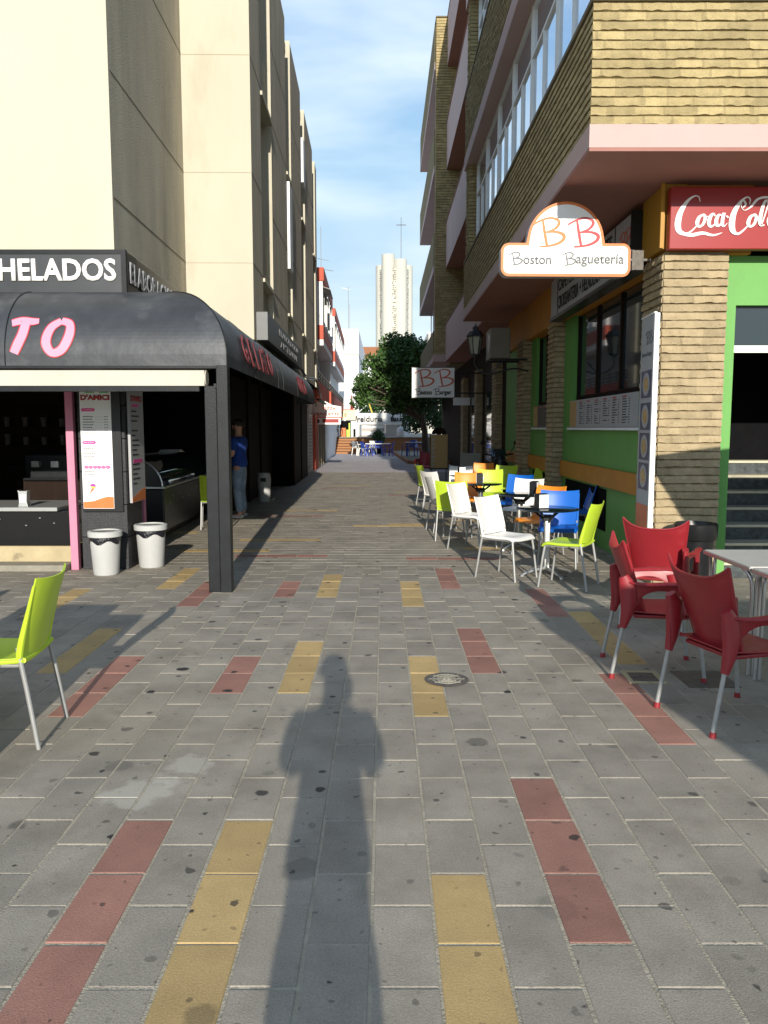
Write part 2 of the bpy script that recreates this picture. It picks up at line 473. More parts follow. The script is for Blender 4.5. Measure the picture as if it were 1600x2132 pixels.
def courses(mb, o, u, nrm, L, z0, z1, pitch=0.078, seg=0.05, depth=0.028, seed=0, lo=0.35, wob=1.0, joints=False):
    """rough hand-laid brick courses: wavy ridges with uneven lips on a vertical face"""
    r = random.Random(seed)
    o, u, nrm = Vector(o), Vector(u), Vector(nrm)
    nc = max(1, round((z1 - z0) / pitch)); ph = (z1 - z0) / nc
    ns = max(1, int(L / seg))
    for c in range(nc):
        zb = z0 + c * ph
        cuts = []
        x = -r.random() * 0.2
        while x < L:
            x += 0.25 * r.uniform(0.85, 1.1); cuts.append((x, r.random(), r.uniform(-1, 1)))
        k = 0
        rows = []; tints = []
        for i in range(ns + 1):
            a = L * i / ns
            while k < len(cuts) - 1 and cuts[k][0] < a: k += 1
            n1 = noise.noise(Vector((a * 3.1 + seed, c * 7.3, 0)))
            n2 = noise.noise(Vector((a * 14 + seed, c * 5.1, 3)))
            n3 = noise.noise(Vector((a * 11, c * 9.7 + seed, 9)))
            d = depth * (0.75 + (0.35 * cuts[k][2] * 0.5 + 0.5 * n2) * wob)
            db = (0.010 * n1 + 0.008 * n2) * wob; dt = 0.007 * n3 * wob
            if joints and min(abs(a - cuts[k][0]), abs(a - cuts[max(k - 1, 0)][0])) < L / ns * .6:
                d *= .85; jt_ = True
            else: jt_ = False
            b = o + u * a
            rows.append([b + Vector((0, 0, zb)) + nrm * 0.0,
                         b + Vector((0, 0, zb + 0.004 + max(-.003, db))) + nrm * max(0.006, d),
                         b + Vector((0, 0, zb + ph * 0.55 + dt)) + nrm * max(0.006, d * 0.95 + 0.004 * n3),
                         b + Vector((0, 0, zb + ph * 0.86 + dt)) + nrm * max(0.004, d * 0.55),
                         b + Vector((0, 0, zb + ph)) + nrm * 0.0])
            tints.append(0.45 if jt_ else lo + (1 - lo) * cuts[k][1])
        base = len(mb.v)
        for row in rows: mb.v += [tuple(p) for p in row]
        for i in range(ns):
            for j in range(4):
                a = base + i * 5 + j
                mb.f.append((a, a + 5, a + 6, a + 1))
                mb.t.append(tints[i] if j else 0.1)
        # end caps of the course
        mb.f.append(tuple(base + j for j in range(5))); mb.t.append(0.4)
        mb.f.append(tuple(base + ns * 5 + j for j in range(5))[::-1]); mb.t.append(0.4)
    return mb
# ------------------------------------------------------------------ ground and paving
def add_gum(m, blotch=False):
    n, l = m.node_tree.nodes, m.node_tree.links
    b = n['Principled BSDF']
    src = b.inputs['Base Color'].links[0].from_socket
    t = n.new('ShaderNodeTexCoord')
    last = src
    for sc, rmax, amt, off in ((2.3, 0.095, 1.2, 0.0), (4.9, 0.12, 0.9, 3.3), (12, 0.11, 0.6, 7.7), (1.1, 0.10, 0.55, 11.1)):
        nd = n.new('ShaderNodeTexNoise'); nd.inputs['Scale'].default_value = 16
        nd.inputs['Detail'].default_value = 4
        l.new(t.outputs['Object'], nd.inputs['Vector'])
        va = n.new('ShaderNodeVectorMath'); va.operation = 'MULTIPLY_ADD'
        va.inputs[1].default_value = (0.055,) * 3
        l.new(nd.outputs['Color'], va.inputs[0]); l.new(t.outputs['Object'], va.inputs[2])
        ad = n.new('ShaderNodeVectorMath'); ad.inputs[1].default_value = (off, off * .7, 0)
        l.new(va.outputs['Vector'], ad.inputs[0])
        v = n.new('ShaderNodeTexVoronoi'); v.voronoi_dimensions = '2D'; v.inputs['Scale'].default_value = sc
        l.new(ad.outputs['Vector'], v.inputs['Vector'])
        sx = n.new('ShaderNodeSeparateColor'); l.new(v.outputs['Color'], sx.inputs['Color'])
        p = n.new('ShaderNodeMath'); p.operation = 'POWER'; p.inputs[1].default_value = 1.7
        l.new(sx.outputs[0], p.inputs[0])
        mu = n.new('ShaderNodeMath'); mu.operation = 'MULTIPLY'; mu.inputs[1].default_value = rmax
        l.new(p.outputs[0], mu.inputs[0])
        sb = n.new('ShaderNodeMath'); sb.operation = 'SUBTRACT'
        l.new(mu.outputs[0], sb.inputs[0]); l.new(v.outputs['Distance'], sb.inputs[1])
        mr = n.new('ShaderNodeMapRange')
        mr.inputs['From Min'].default_value = -0.006; mr.inputs['From Max'].default_value = 0.014
        mr.inputs['To Max'].default_value = amt
        l.new(sb.outputs[0], mr.inputs['Value'])
        am = n.new('ShaderNodeMath'); am.operation = 'MULTIPLY'
        l.new(mr.outputs['Result'], am.inputs[0]); l.new(sx.outputs[1], am.inputs[1])
        mx = n.new('ShaderNodeMixRGB'); mx.inputs['Color2'].default_value = (0.030, 0.028, 0.026, 1)
        l.new(am.outputs[0], mx.inputs['Fac']); l.new(last, mx.inputs['Color1'])
        last = mx.outputs['Color']
    if blotch:   # one pale dried spill on the slabs
        for (bx, by, br) in ((-1.07, 3.36, 0.13), (-0.90, 3.66, 0.09), (-0.98, 3.50, 0.05)):
            d = n.new('ShaderNodeVectorMath'); d.operation = 'DISTANCE'; d.inputs[1].default_value = (bx, by, 0)
            l.new(va.outputs['Vector'], d.inputs[0])
            nb = n.new('ShaderNodeTexNoise'); nb.inputs['Scale'].default_value = 9; nb.inputs['Detail'].default_value = 6
            l.new(t.outputs['Object'], nb.inputs['Vector'])
            s2 = n.new('ShaderNodeMath'); s2.operation = 'MULTIPLY_ADD'; s2.inputs[1].default_value = 0.22
            l.new(nb.outputs['Fac'], s2.inputs[0]); l.new(d.outputs['Value'], s2.inputs[2])
            mr = n.new('ShaderNodeMapRange')
            mr.inputs['From Min'].default_value = br + 0.14; mr.inputs['From Max'].default_value = br + 0.10
            mr.inputs['To Max'].default_value = 0.5
            l.new(s2.outputs[0], mr.inputs['Value'])
            mx = n.new('ShaderNodeMixRGB'); mx.inputs['Color2'].default_value = (0.46, 0.43, 0.36, 1)
            l.new(mr.outputs['Result'], mx.inputs['Fac']); l.new(last, mx.inputs['Color1'])
            last = mx.outputs['Color']
    l.new(last, b.inputs['Base Color'])

M['slab_grey'] = mat('slab_grey', (0.280, 0.248, 0.198), 0.72, 0.20, 2.6, 0.16, 160, tint=0.08, fine=0.16, spec=0.3, stain=((0.135, 0.115, 0.085), 2.4, 0.50, 0.32))
M['slab_red'] = mat('slab_red', (0.30, 0.150, 0.112), 0.75, 0.16, 4, 0.16, 160, tint=0.15, fine=0.12, spec=0.3, stain=((0.20, 0.13, 0.10), 5, 0.6, 0.5))
M['slab_yellow'] = mat('slab_yellow', (0.43, 0.30, 0.13), 0.75, 0.14, 4, 0.16, 160, tint=0.12, fine=0.12, spec=0.3, stain=((0.26, 0.17, 0.08), 5, 0.62, 0.5))
add_gum(M['slab_grey'], True); add_gum(M['slab_red'], True); add_gum(M['slab_yellow'])

g = MB(); g.quad((-1500, -1500, -.0032), (1500, -1500, -.0032), (1500, 1500, -.0032), (-1500, 1500, -.0032))
tag(obj('ground', g, 'grout'), kind='structure')

PX, PY = 0.205, 0.392
strips = {}   # column index -> [(y start, y end, colour)]
def st(k, a, b, c): strips.setdefault(k, []).append((a, b, c))
st(-3, 1.92, 3.1, 'y'); st(-3, 4.67, 5.84, 'y'); st(-3, 7.41, 8.59, 'y'); st(-3, -.9, .3, 'y')
st(1, 1.53, 2.71, 'y'); st(1, 4.28, 5.45, 'y'); st(1, 7.02, 8.2, 'y')
st(-5, 1.92, 3.1, 'r'); st(-5, 4.67, 5.45, 'r'); st(-5, 7.41, 8.2, 'r')
st(3, 2.31, 3.49, 'r'); st(3, 5.06, 6.23, 'r'); st(3, 7.8, 8.97, 'r')
st(7, 3.88, 5.06, 'r'); st(8, 5.26, 6.83, 'y'); st(7, 6.63, 7.8, 'r')
st(-9, 4.28, 5.45, 'r'); st(-9, 7.02, 8.2, 'r'); st(-11, 5.06, 6.23, 'y'); st(-11, 7.8, 8.97, 'y')
st(-15, 6.63, 7.8, 'y'); st(-17, 5.0, 6.2, 'r'); st(-13, 3.4, 4.6, 'r')
gr, re, ye = MB(), MB(), MB()
pr = random.Random(3)
def slab(mb, x0, x1, y0, y1, c=0.003, gap=0.0052):
    x0 += gap * pr.uniform(.6, 1.4); x1 -= gap * pr.uniform(.6, 1.4); y0 += gap * pr.uniform(.6, 1.4); y1 -= gap * pr.uniform(.6, 1.4)
    h = pr.uniform(-0.0012, 0.0008)
    tz = [h + pr.uniform(-.0006, .0006) for _ in range(4)]
    vs = [(x0, y0, -.0032), (x1, y0, -.0032), (x1, y1, -.0032), (x0, y1, -.0032),
          (x0 + c, y0 + c, tz[0]), (x1 - c, y0 + c, tz[1]), (x1 - c, y1 - c, tz[2]), (x0 + c, y1 - c, tz[3])]
    mb.add(vs, [(4, 5, 6, 7), (0, 1, 5, 4), (1, 2, 6, 5), (2, 3, 7, 6), (3, 0, 4, 7)], pr.random())
YT = 9.15
for k in range(-48, 40):
    xa = -0.04 + PX * k
    base = 3.10 - (PY / 2 if k % 2 == 0 else 0)
    j = -22
    while True:
        ya = base + PY * j; yb = ya + PY
        j += 1
        if yb < -3.5: continue
        if ya >= YT: break
        yb = min(yb, YT)
        if yb - ya < .03: continue
        xc = xa + PX / 2; yc = (ya + yb) / 2
        if abs(xc) > 0.52 * max(yc, 0) + 2.2: continue
        if xc > 2.95 and yc > 8.1: continue
        cc = [c for a, b, c in strips.get(k, []) if a - .02 <= yc <= b + .02]
        mb = {'y': ye, 'r': re}.get(cc[0], gr) if cc else gr
        slab(mb, xa, xa + PX, ya, yb)
row = 0
y = YT
fs = {2: (0.35, 1.55, 'r'), 3: (-1.75, -0.55, 'r'), 5: (-2.7, -1.6, 'y'), 6: (1.25, 1.9, 'y'), 10: (-1.9, -0.8, 'y'), 14: (-4.2, -3.0, 'y'), 18: (-.5, .6, 'y'), 22: (1.0, 2.1, 'y')}
while y < 28.75:
    off = -6 - (PY / 2 if row % 2 else 0)
    for i in range(0, 23):
        xa = off + i * PY; xc = xa + PY / 2
        if xc > 3.0 or abs(xc) > .52 * y + 2: continue
        q = fs.get(row)
        if q is None:
            hsh = (row * 7919) % 11
            if hsh in (3, 8) and row > 7:
                s0 = -3.6 + ((row * 37) % 23) * .27
                q = (s0, s0 + 1.17, 'y' if hsh == 3 else 'r')
        mb = gr
        if q and q[0] <= xc <= q[1]: mb = ye if q[2] == 'y' else re
        slab(mb, xa, xa + PY, y, y + PX)
    y += PX; row += 1
tag(obj('pavement', gr, 'slab_grey'), kind='structure')
tag(obj('pavement', re, 'slab_red'), kind='structure')
tag(obj('pavement', ye, 'slab_yellow'), kind='structure')
pz = MB()
yy = 28.78
for wdt, in [(.9,), (4.2,), (4.4,), (4.4,), (4.4,), (4.5,), (40,)]:
    xs = [-12, -5.2, 0.35, 5, 30]
    for i in range(4):
        pz.box((xs[i] + .01, yy + .012, -.0032), (xs[i + 1] - .01, yy + wdt - .012, 0.002), pr.random())
    yy += wdt
tag(obj('plaza', pz, 'plaza'), kind='structure')

# ------------------------------------------------------------------ cream apartment building, left
A = thing('apartment_building', 'tall cream rendered building with grooved walls and full-height window slots, left side of the street', 'building', (-1.96, 12.2, 0), R(1.04))
ZT, ZB = 10.0, 2.93
bk = MB()
segs = [(0, 1.1), (2.5, 5.1), (6.15, 8.75), (9.95, 12.95), (14.05, 14.8)]
for a, b in segs: bk.box((-.08, a, ZB), (0, b, ZT))
bk.box((-6, 0.0, ZB), (-.26, 14.8, ZT - .06))
bk.box((-9, -3.4, ZB), (-1.0, 0, ZT))
obj('wall', bk, 'cream_rough', A)
fw = MB()
obj('front_wall', MB().box((-1.0, -.02, ZB), (0, -.0, ZT)), 'cream', A); obj('front_wall', MB().box((-9, -3.42, ZB), (-1.0, -3.4, ZT)), 'cream', A)
for a in (2.5, 6.15, 9.95, 14.05): obj('slot_jamb', MB().box((-.26, a - .012, ZB), (0.004, a, ZT + .03)), 'cream', A)
jt = MB()
for z in (4.05, 5.35, 7.0, 8.3):
    obj('front_groove', MB().box((-.99, -.0225, z), (-.003, -.018, z + .007)), 'joint_pale', A)
    for a, b in segs: jt.box((0, a + .01, z), (0.003, b - .01, z + .014))
    jt.box((-1.003, -3.38, z), (-.997, -.03, z + .014))
obj('groove', jt, 'joint', A)
for a, b in ((1.1, 2.5), (5.1, 6.15), (8.75, 9.95), (12.95, 14.05)):
    for zs, zh in ((4.98, 6.9), (7.86, 9.8)):
        w = obj('window', MB().box((-.25, a, zs), (-.19, b - .012, zh)), 'glass', A)
        obj('window_frame', MB().box((-.19, a, zs), (-.17, a + .05, zh)).box((-.19, b - .07, zs), (-.17, b - .014, zh)).box((-.19, (a + b) / 2 - .03, zs), (-.168, (a + b) / 2 + .03, zh)).box((-.19, a + .05, zs), (-.172, b - .07, zs + .05)), 'tan_curtain', w)
    obj('spandrel', MB().box((-.25, a, ZB), (-.09, b - .012, 4.98)).box((-.25, a, 6.9), (-.09, b - .012, 7.86)).box((-.25, a, 9.8), (-.09, b - .012, ZT - .05)), 'cream_rough', A)
    for z in (6.9,) + (3.98,):
        obj('window_hood', MB().box((-.09, a, z), (.035, b - .06, z + .06)), 'cream', A)
for (yy_, z0, z1) in ((5.25, 5.0, 6.8), (9.0, 7.9, 9.0)):
    s_ = obj('shutter_panel', MB().box((-.02, yy_, z0), (.05, yy_ + .6, z1)), 'white', A, label='open white shutter lit by the sun')
# ground floor of this building
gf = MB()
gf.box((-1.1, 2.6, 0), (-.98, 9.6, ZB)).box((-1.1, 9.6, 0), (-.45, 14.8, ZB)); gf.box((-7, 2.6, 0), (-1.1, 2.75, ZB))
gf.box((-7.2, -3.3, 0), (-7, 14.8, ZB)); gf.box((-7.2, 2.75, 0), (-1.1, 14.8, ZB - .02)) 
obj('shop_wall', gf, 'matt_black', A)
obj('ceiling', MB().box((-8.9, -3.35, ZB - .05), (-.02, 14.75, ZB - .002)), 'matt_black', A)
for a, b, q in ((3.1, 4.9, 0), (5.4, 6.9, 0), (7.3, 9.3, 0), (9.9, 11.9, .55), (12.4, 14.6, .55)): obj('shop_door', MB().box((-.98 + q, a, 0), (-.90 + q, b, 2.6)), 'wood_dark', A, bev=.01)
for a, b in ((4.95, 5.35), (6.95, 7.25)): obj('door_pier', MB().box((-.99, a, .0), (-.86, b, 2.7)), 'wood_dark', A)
# ------------------------------------------------------------------ ice cream kiosk
def profile():
    q = [(0, 2.19), (0, 2.30), (.02, 2.44), (.07, 2.58), (.15, 2.71), (.26, 2.82), (.40, 2.91), (.58, 2.97), (.80, 3.0)]
    a, b, c = q[:1], q[1:7], q[6:]
    out = [(0, 2.19)]
    for i in range(1, 8):
        for k in range(4):
            t = k / 4; p0, p1, p2, p3 = q[max(i - 1, 0)], q[i], q[i + 1], q[min(i + 2, 8)]
            out.append(tuple(max(0, .5 * (2 * p1[j] + (p2[j] - p0[j]) * t + (2 * p0[j] - 5 * p1[j] + 4 * p2[j] - p3[j]) * t * t + (3 * p1[j] - p0[j] - 3 * p2[j] + p3[j]) * t ** 3)) for j in (0, 1)))
    return out + [q[8]]
KX, KY = -1.5, 7.66
sl = math.tan(R(1.04))
def side(d, y): return (KX - d - sl * (y - KY), y)
aw = thing('awning', 'long curved charcoal awning wrapping the corner of the ice cream shop', 'awning', (KX, KY, 0))
cov = MB(); seam = MB()
P = profile()
def L2(x, y, z): return (x - KX, y - KY, z)
yend = 19.9
for i in range(len(P) - 1):
    d0, z0 = P[i]; d1, z1 = P[i + 1]
    xsf = [-9, -7.2, -5.4, -3.61]
    pts0 = [L2(x, KY + d0, z0) for x in xsf] + [L2(KX - d0, KY + d0, z0)]
    pts1 = [L2(x, KY + d1, z1) for x in xsf] + [L2(KX - d1, KY + d1, z1)]
    for k in range(4): cov.quad(pts0[k], pts0[k + 1], pts1[k + 1], pts1[k])
    if d1 > .5: continue
    ys = [10, 12.3, 15, 17.5, yend]
    q0 = [L2(KX - d0, KY + d0, z0)] + [L2(*side(d0, t), z0) for t in ys]
    q1 = [L2(KX - d1, KY + d1, z1)] + [L2(*side(d1, t), z1) for t in ys]
    for k in range(5): cov.quad(q0[k], q0[k + 1], q1[k + 1], q1[k])
# underside and far end
cov.quad(L2(-9, KY + .002, 2.19), L2(-9, KY + 1.1, 2.19), L2(KX - .6, KY + 1.1, 2.19), L2(KX - .002, KY + .002, 2.19))
endp = [L2(*side(d, yend), z) for d, z in P if d < .46]
cov.add(endp + [L2(*side(.46, yend), 2.19)], [tuple(range(len(endp) + 1))])
cs = obj('canopy', cov, 'awning', aw, smooth=True)
def arc_tube(mb, pts): obj('seam', MB().tube(pts, .006, 6), 'steel_dark', aw)
arc_tube(MB(), [L2(-3.61, KY + d - .002, z + .003) for d, z in P])
arc_tube(MB(), [L2(KX - d + .001, KY + d - .001, z + .003) for d, z in P])
for yv in (9.6, 12.0, 12.7, 15.2, 17.4): arc_tube(MB(), [L2(side(d, yv)[0] + .002, yv, z + .003) for d, z in P if d < .35])
obj('edge_trim', MB().box(L2(-9, KY - .012, 2.165), L2(KX + .005, KY + .03, 2.19)), 'steel_dark', aw)
# raised letters on the awning following its curve
def on_front(x0, z0, sz):
    def zz(h):
        for i in range(len(P) - 1):
            if P[i][1] <= h <= P[i + 1][1]:
                t = (h - P[i][1]) / (P[i + 1][1] - P[i][1]); return P[i][0] + t * (P[i + 1][0] - P[i][0])
        return 0
    return lambda a, b: L2(x0 + a * sz, KY + zz(z0 + b * sz) - .004, z0 + b * sz)
LT = [[(0, .93, .20), (.28, 1.0, .22), (.62, .98, .2), (.80, 1.0, .15)], [(.42, .98, .26), (.36, .6, .27), (.22, .25, .27), (.12, .02, .24)]]
LO = [[(.5, 1.0, .2), (.22, .78, .24), (.10, .35, .26), (.28, .04, .22), (.58, .14, .25), (.78, .55, .26), (.76, .9, .22), (.5, 1.0, .2)]]
f1 = on_front(-3.56, 2.30, .32)
for nm, LTR, dx in (('letter', LT, 0), ('letter', LO, .31)):
    mk = MB(); f2 = on_front(-3.56 + dx, 2.30, .32)
    strokes(mk, [[(a, b, w * 1.28) for a, b, w in s_] for s_ in LTR], f2, (0, -1, 0), .002)
    obj(nm, mk, 'ink_red', aw)
    mk = MB(); strokes(mk, LTR, f2, (0, -1, 0), .0035)
    obj(nm, mk, 'letter_pink', aw)
# side lettering GELATO (red outline letters) and a second smaller word further on
def side_word(word, ya, yb, z0, h):
    n = len(word); wd = (yb - ya) / n
    for i, ch in enumerate(word):
        y0 = ya + i * wd
        xx = side(.0, y0)[0]
        text('letter', ch, 'shaded_red', aw, L2(xx + .022, y0, z0), (-sl, 1, 0), wd * .82, h, ext=.012, up=(-.28, 0, 1), bold=.02, shear=.25)
side_word('GELATO', 8.75, 11.4, 2.30, .33)
side_word('GELATO', 15.4, 17.2, 2.30, .30)

po = thing('awning_post', 'pair of dark painted steel posts side by side carrying the corner of the awning', 'post', (-1.6, KY, 0))
obj('post', MB().box((-.115, -.02, 0), (.0, .10, 2.0)), 'steel_dark', po, bev=.006)
obj('post', MB().box((.006, -.05, 0), (.115, .07, 2.19)), 'steel_dark', po, bev=.006)
obj('bolt', MB().box((-.02, -.035, 1.98), (.01, -.02, 2.02)), 'steel_dark', po)
rs = thing('roller_shade', 'rolled cream fabric shade under the front edge of the awning', 'awning', (-5, KY, 0))
obj('fabric_roll', MB().tube([(-4, .05, 2.075), (3.3, .05, 2.075)], .075, 14).box((-4, -.028, 2.0), (3.29, .0, 2.145)), mat('shade_fabric', (0.50, 0.465, 0.385), 0.85, 0.10, 2, stain=((0.4, 0.36, 0.28), 3, .62, .4)), rs)
obj('lower_bar', MB().box((-4, -.03, 1.945), (3.24, .02, 1.998)), 'steel_dark', rs, bev=.004)

sg = thing('shop_sign', 'dark box sign reading HELADOS above the curved awning', 'sign', (-4.3, 8.3, 0))
obj('sign_box', MB().box((-3, 0, 2.95), (1.66, .4, 3.40)).obox((1.5, 0.02, 2.95), (.155, 0, 0), (-.04, 2.3, 0), (0, 0, .448)), mat('sign_face_dark', (0.030, 0.031, 0.033), 0.32, 0.25, 3, spec=.6), sg, bev=.006)
obj('corner_trim', MB().box((1.62, -.008, 2.96), (1.67, .045, 3.405)).box((-3, -.008, 3.36), (1.62, -.0, 3.405)), 'steel_dark', sg)
text('lettering', 'HELADOS', 'sign_white', sg, (.37, -.004, 3.09), (1, 0, 0), 1.20, .225, ext=.008, bold=.028)
text('lettering', 'ELABORACION', 'paper_dull', sg, (1.664, .12, 3.09), (-.018, 1, 0), 1.9, .22, ext=.008, bold=.03)
s2 = thing('shop_sign', 'grey box sign with faint white words mounted on the building corner above the awning', 'sign', (-1.79, 12.45, 0), R(1.04))
obj('sign_box', MB().box((-.20, 0, 2.95), (0.0, 6.2, 3.38)), mat('sign_grey', (0.085, 0.09, 0.09), 0.45, 0.2, 2, spec=.5), s2, bev=.005)
text('lettering', 'ELABORACION', 'paper_dull', s2, (0.003, 1.5, 3.19), (0, 1, 0), 3.6, .11, ext=.004, bold=.02)
text('lettering', 'ARTESANAL', 'paper_dull', s2, (0.003, 1.7, 3.01), (0, 1, 0), 3.3, .11, ext=.004, bold=.02)

# black tiled pier with menu boards, pink posts
pi_ = thing('tiled_pier', 'black tiled pier between the two shop openings carrying menu boards', 'pillar', (-3.0, 8.9, 0))
tm = MB()
for k in range(8):
    tm.box((-.42, 0, k * .37 + .003), (.10, .55, k * .37 + .366))
obj('tile_cladding', tm, 'tile_black', pi_, bev=.004)
obj('metal_corner', MB().box((-.005, -.014, .72), (.035, -.002, 1.42)).box((-.012, -.02, 1.70), (.035, -.002, 1.76)), 'tube', pi_)
mb1 = thing('menu_board', 'tall white price menu on the front of the black tiled pier', 'menu board', (-3.37, 8.86, 0))
obj('backing', MB().box((-.01, 0, .665), (.44, .036, 2.1)), 'black', mb1)
obj('panel', MB().box((.0, -.012, .70), (.345, 0, 2.1)), 'paper', mb1)
def price_rows(parent, fx, rows, m='ink_grey', cat=None):
    r = random.Random(5); pm = MB()
    for z in rows:
        x = .03; 
        while x < .13 + r.random() * .03:
            w = r.uniform(.008, .02); pm.box((x, fx, z), (x + w, fx + .002, z + .010)); x += w + .004
        pm.box((.16, fx, z - .001), (.25, fx + .001, z + .0008))
        for q in range(3): pm.box((.265 + q * .016, fx, z), (.275 + q * .016, fx + .002, z + .009))
    obj('price_list', pm, m, parent)
text('title', "D'AMICI", 'ink_red', mb1, (.012, -.0125, 1.905), (1, 0, 0), .32, .062, ext=.002, bold=.05)
obj('title_flag', MB().box((.06, -.0145, 1.985), (.17, -.0125, 2.01)).box((.22, -.0145, 1.985), (.32, -.0125, 2.01)), 'ink_green', mb1)
price_rows(mb1, -.0145, [1.72, 1.69, 1.66, 1.63, 1.60, 1.57, 1.54])
price_rows(mb1, -.0145, [1.37, 1.34, 1.31, 1.28, 1.25])
price_rows(mb1, -.0145, [1.11, 1.08, 1.05])
bl = MB()
def blob(x0, x1, z): 
    for k in range(6):
        t = k / 5; bl.prism([(x0 + (x1 - x0) * t + .026 * math.cos(a), z + .019 * math.sin(a)) for a in [i * math.pi / 5 for i in range(10)]], lambda a, b: (a, -.0145 - .0003 * k, b), (0, .002, 0))
blob(.04, .14, 1.80); blob(.04, .14, 1.44); blob(.05, .29, 1.165)
obj('heading', bl, 'ink_pink', mb1)
for s_, x_, z_, w_ in (('Copas', .035, 1.793, .11), ('Barquillos', .035, 1.433, .11), ('Granizados y Horchata', .04, 1.158, .26)):
    text('heading_text', s_, 'paper', mb1, (x_, -.018, z_), (1, 0, 0), w_, .016, ext=.002)
cone = MB().prism([(.07, .86), (.10, .93), (.135, .925)], lambda a, b: (a, -.0145, b), (0, .002, 0))
obj('cone_picture', cone, 'ink_orange', mb1)
obj('scoop_picture', MB().prism([(.115 + .032 * math.cos(a), .955 + .026 * math.sin(a)) for a in [i * math.pi / 6 for i in range(12)]], lambda a, b: (a, -.0148, b), (0, .002, 0)), mat('berry_ink', (.35, .05, .30), .5), mb1)
obj('lime_scoop_picture', MB().prism([(.09, .935), (.14, .93), (.15, .945), (.09, .95)], lambda a, b: (a, -.0152, b), (0, .002, 0)), 'lime_pl', mb1)
sw = [(.003, .705), (.342, .705), (.342, .83), (.27, .835), (.2, .815), (.12, .785), (.003, .775)]
obj('orange_wave', MB().prism(sw, lambda a, b: (a, -.0145, b), (0, .002, 0)), 'ink_orange', mb1)
mb2 = thing('menu_board', 'second tall menu on the street side of the black tiled pier, seen edge-on', 'menu board', (-2.86, 8.98, 0))
obj('panel', MB().box((-.03, 0, .75), (0, .50, 2.1)), 'paper_dull', mb2)
obj('orange_wave', MB().prism([(.0, .755), (.49, .755), (.49, .90), (.3, .87), (0, .80)], lambda a, b: (.0005, a, b), (.002, 0, 0)), 'ink_orange', mb2)
r = random.Random(9); pm = MB()
for z in [1.78 - .055 * k for k in range(16)]:
    if r.random() < .8: pm.box((.0005, .05, z), (.002, .05 + r.uniform(.12, .3), z + .018))
obj('price_list', pm, 'ink', mb2)
text('title', "D'AMICI", 'ink_red', mb2, (.002, .04, 1.90), (0, 1, 0), .4, .07, ext=.002, bold=.05)
obj('heading', MB().box((.0005, .08, 1.20), (.002, .4, 1.24)).box((.0005, .08, 1.84), (.002, .3, 1.87)), 'ink_pink', mb2)
for nm, x, y_, z0, w in (('pink_post', -3.50, 8.86, 0, .085), ('pink_post', -2.99, 9.72, 0, .07)):
    t = thing(nm, 'chipped pink post left of the black tiled pier' if z0 == 0 and x < -3.2 else 'pink post partly hidden behind the black tiled pier', 'post', (x, y_, 0))
    obj('post', MB().box((-w / 2, 0, 0), (w / 2, .08, 2.9)), 'pinkpost', t, bev=.005)

# counter with display case, front opening
ct = thing('serving_counter', 'black serving counter with pale ledge and a curved glass case behind the shop front', 'counter', (-5, 8.95, 0))
obj('front_panel', MB().box((-3, .03, .26), (1.42, .7, .66)), mat('gloss_black', (.008, .008, .009), .12, .1, 4, coat=.5), ct, bev=.01)
obj('ledge', MB().box((-3, -.03, .66), (1.30, .9, .705)), 'tube', ct, bev=.006)
obj('plinth', MB().box((-3, .0, .08), (1.46, .6, .258)), 'plinth', ct)
vn = MB()
for k in range(5): vn.box((-1.2, -.012, .095 + k * .032), (.42, .0, .112 + k * .032))
obj('vent_grille', vn, 'cream', ct)
st_ = MB()
for x, z in ((.62, .56), (.92, .49), (1.08, .575), (1.24, .515)): st_.lathe([(.0, 0), (.012, .002), (.012, .01)], (x, .02, z), 8)
obj('stud', st_, 'chrome', ct)
glc = MB()
def gcurve(u, v):
    t = v * 1.35
    return (-3 + 3.25 * u, .06 + .5 * (1 - math.cos(t)) , .71 + .62 * math.sin(t) / math.sin(1.35))
glc.sheet(gcurve, 1, 10, .008)
obj('case_glass', glc, 'glass', ct, smooth=True)
obj('case_frame', MB().tube([gcurve(1, k / 8) for k in range(9)], .012, 8).box((-3, .42, 1.30), (.33, .62, 1.37)), 'tube', ct)
tr = MB()
for k in range(3): tr.box((-2.4, .25 + .05 * k, .78 + .12 * k), (.05, .55, .79 + .12 * k))
obj('shelf', tr, 'paper_dull', ct)
nd = thing('napkin_dispenser', 'silver napkin dispenser on the serving counter of the ice cream shop', 'napkin dispenser', (-4.12, 9.0, .705))
obj('case', MB().prism([(-.055, 0), (.055, 0), (.045, .05), (.05, .16), (.058, .19), (.04, .18), (-.04, .18), (-.058, .19), (-.05, .16), (-.045, .05)], lambda a, b: (a, 0, b), (0, .09, 0)), 'chrome', nd, bev=.004)
obj('napkins', MB().box((-.035, -.004, .05), (.035, 0, .14)), 'paper', nd)
stp = thing('doorstep', 'worn concrete step running below the serving counter', 'step', (-5, 8.75, 0))
obj('step', MB().box((-3, -.02, 0), (1.44, .24, .075)), 'kerb', stp, bev=.012)

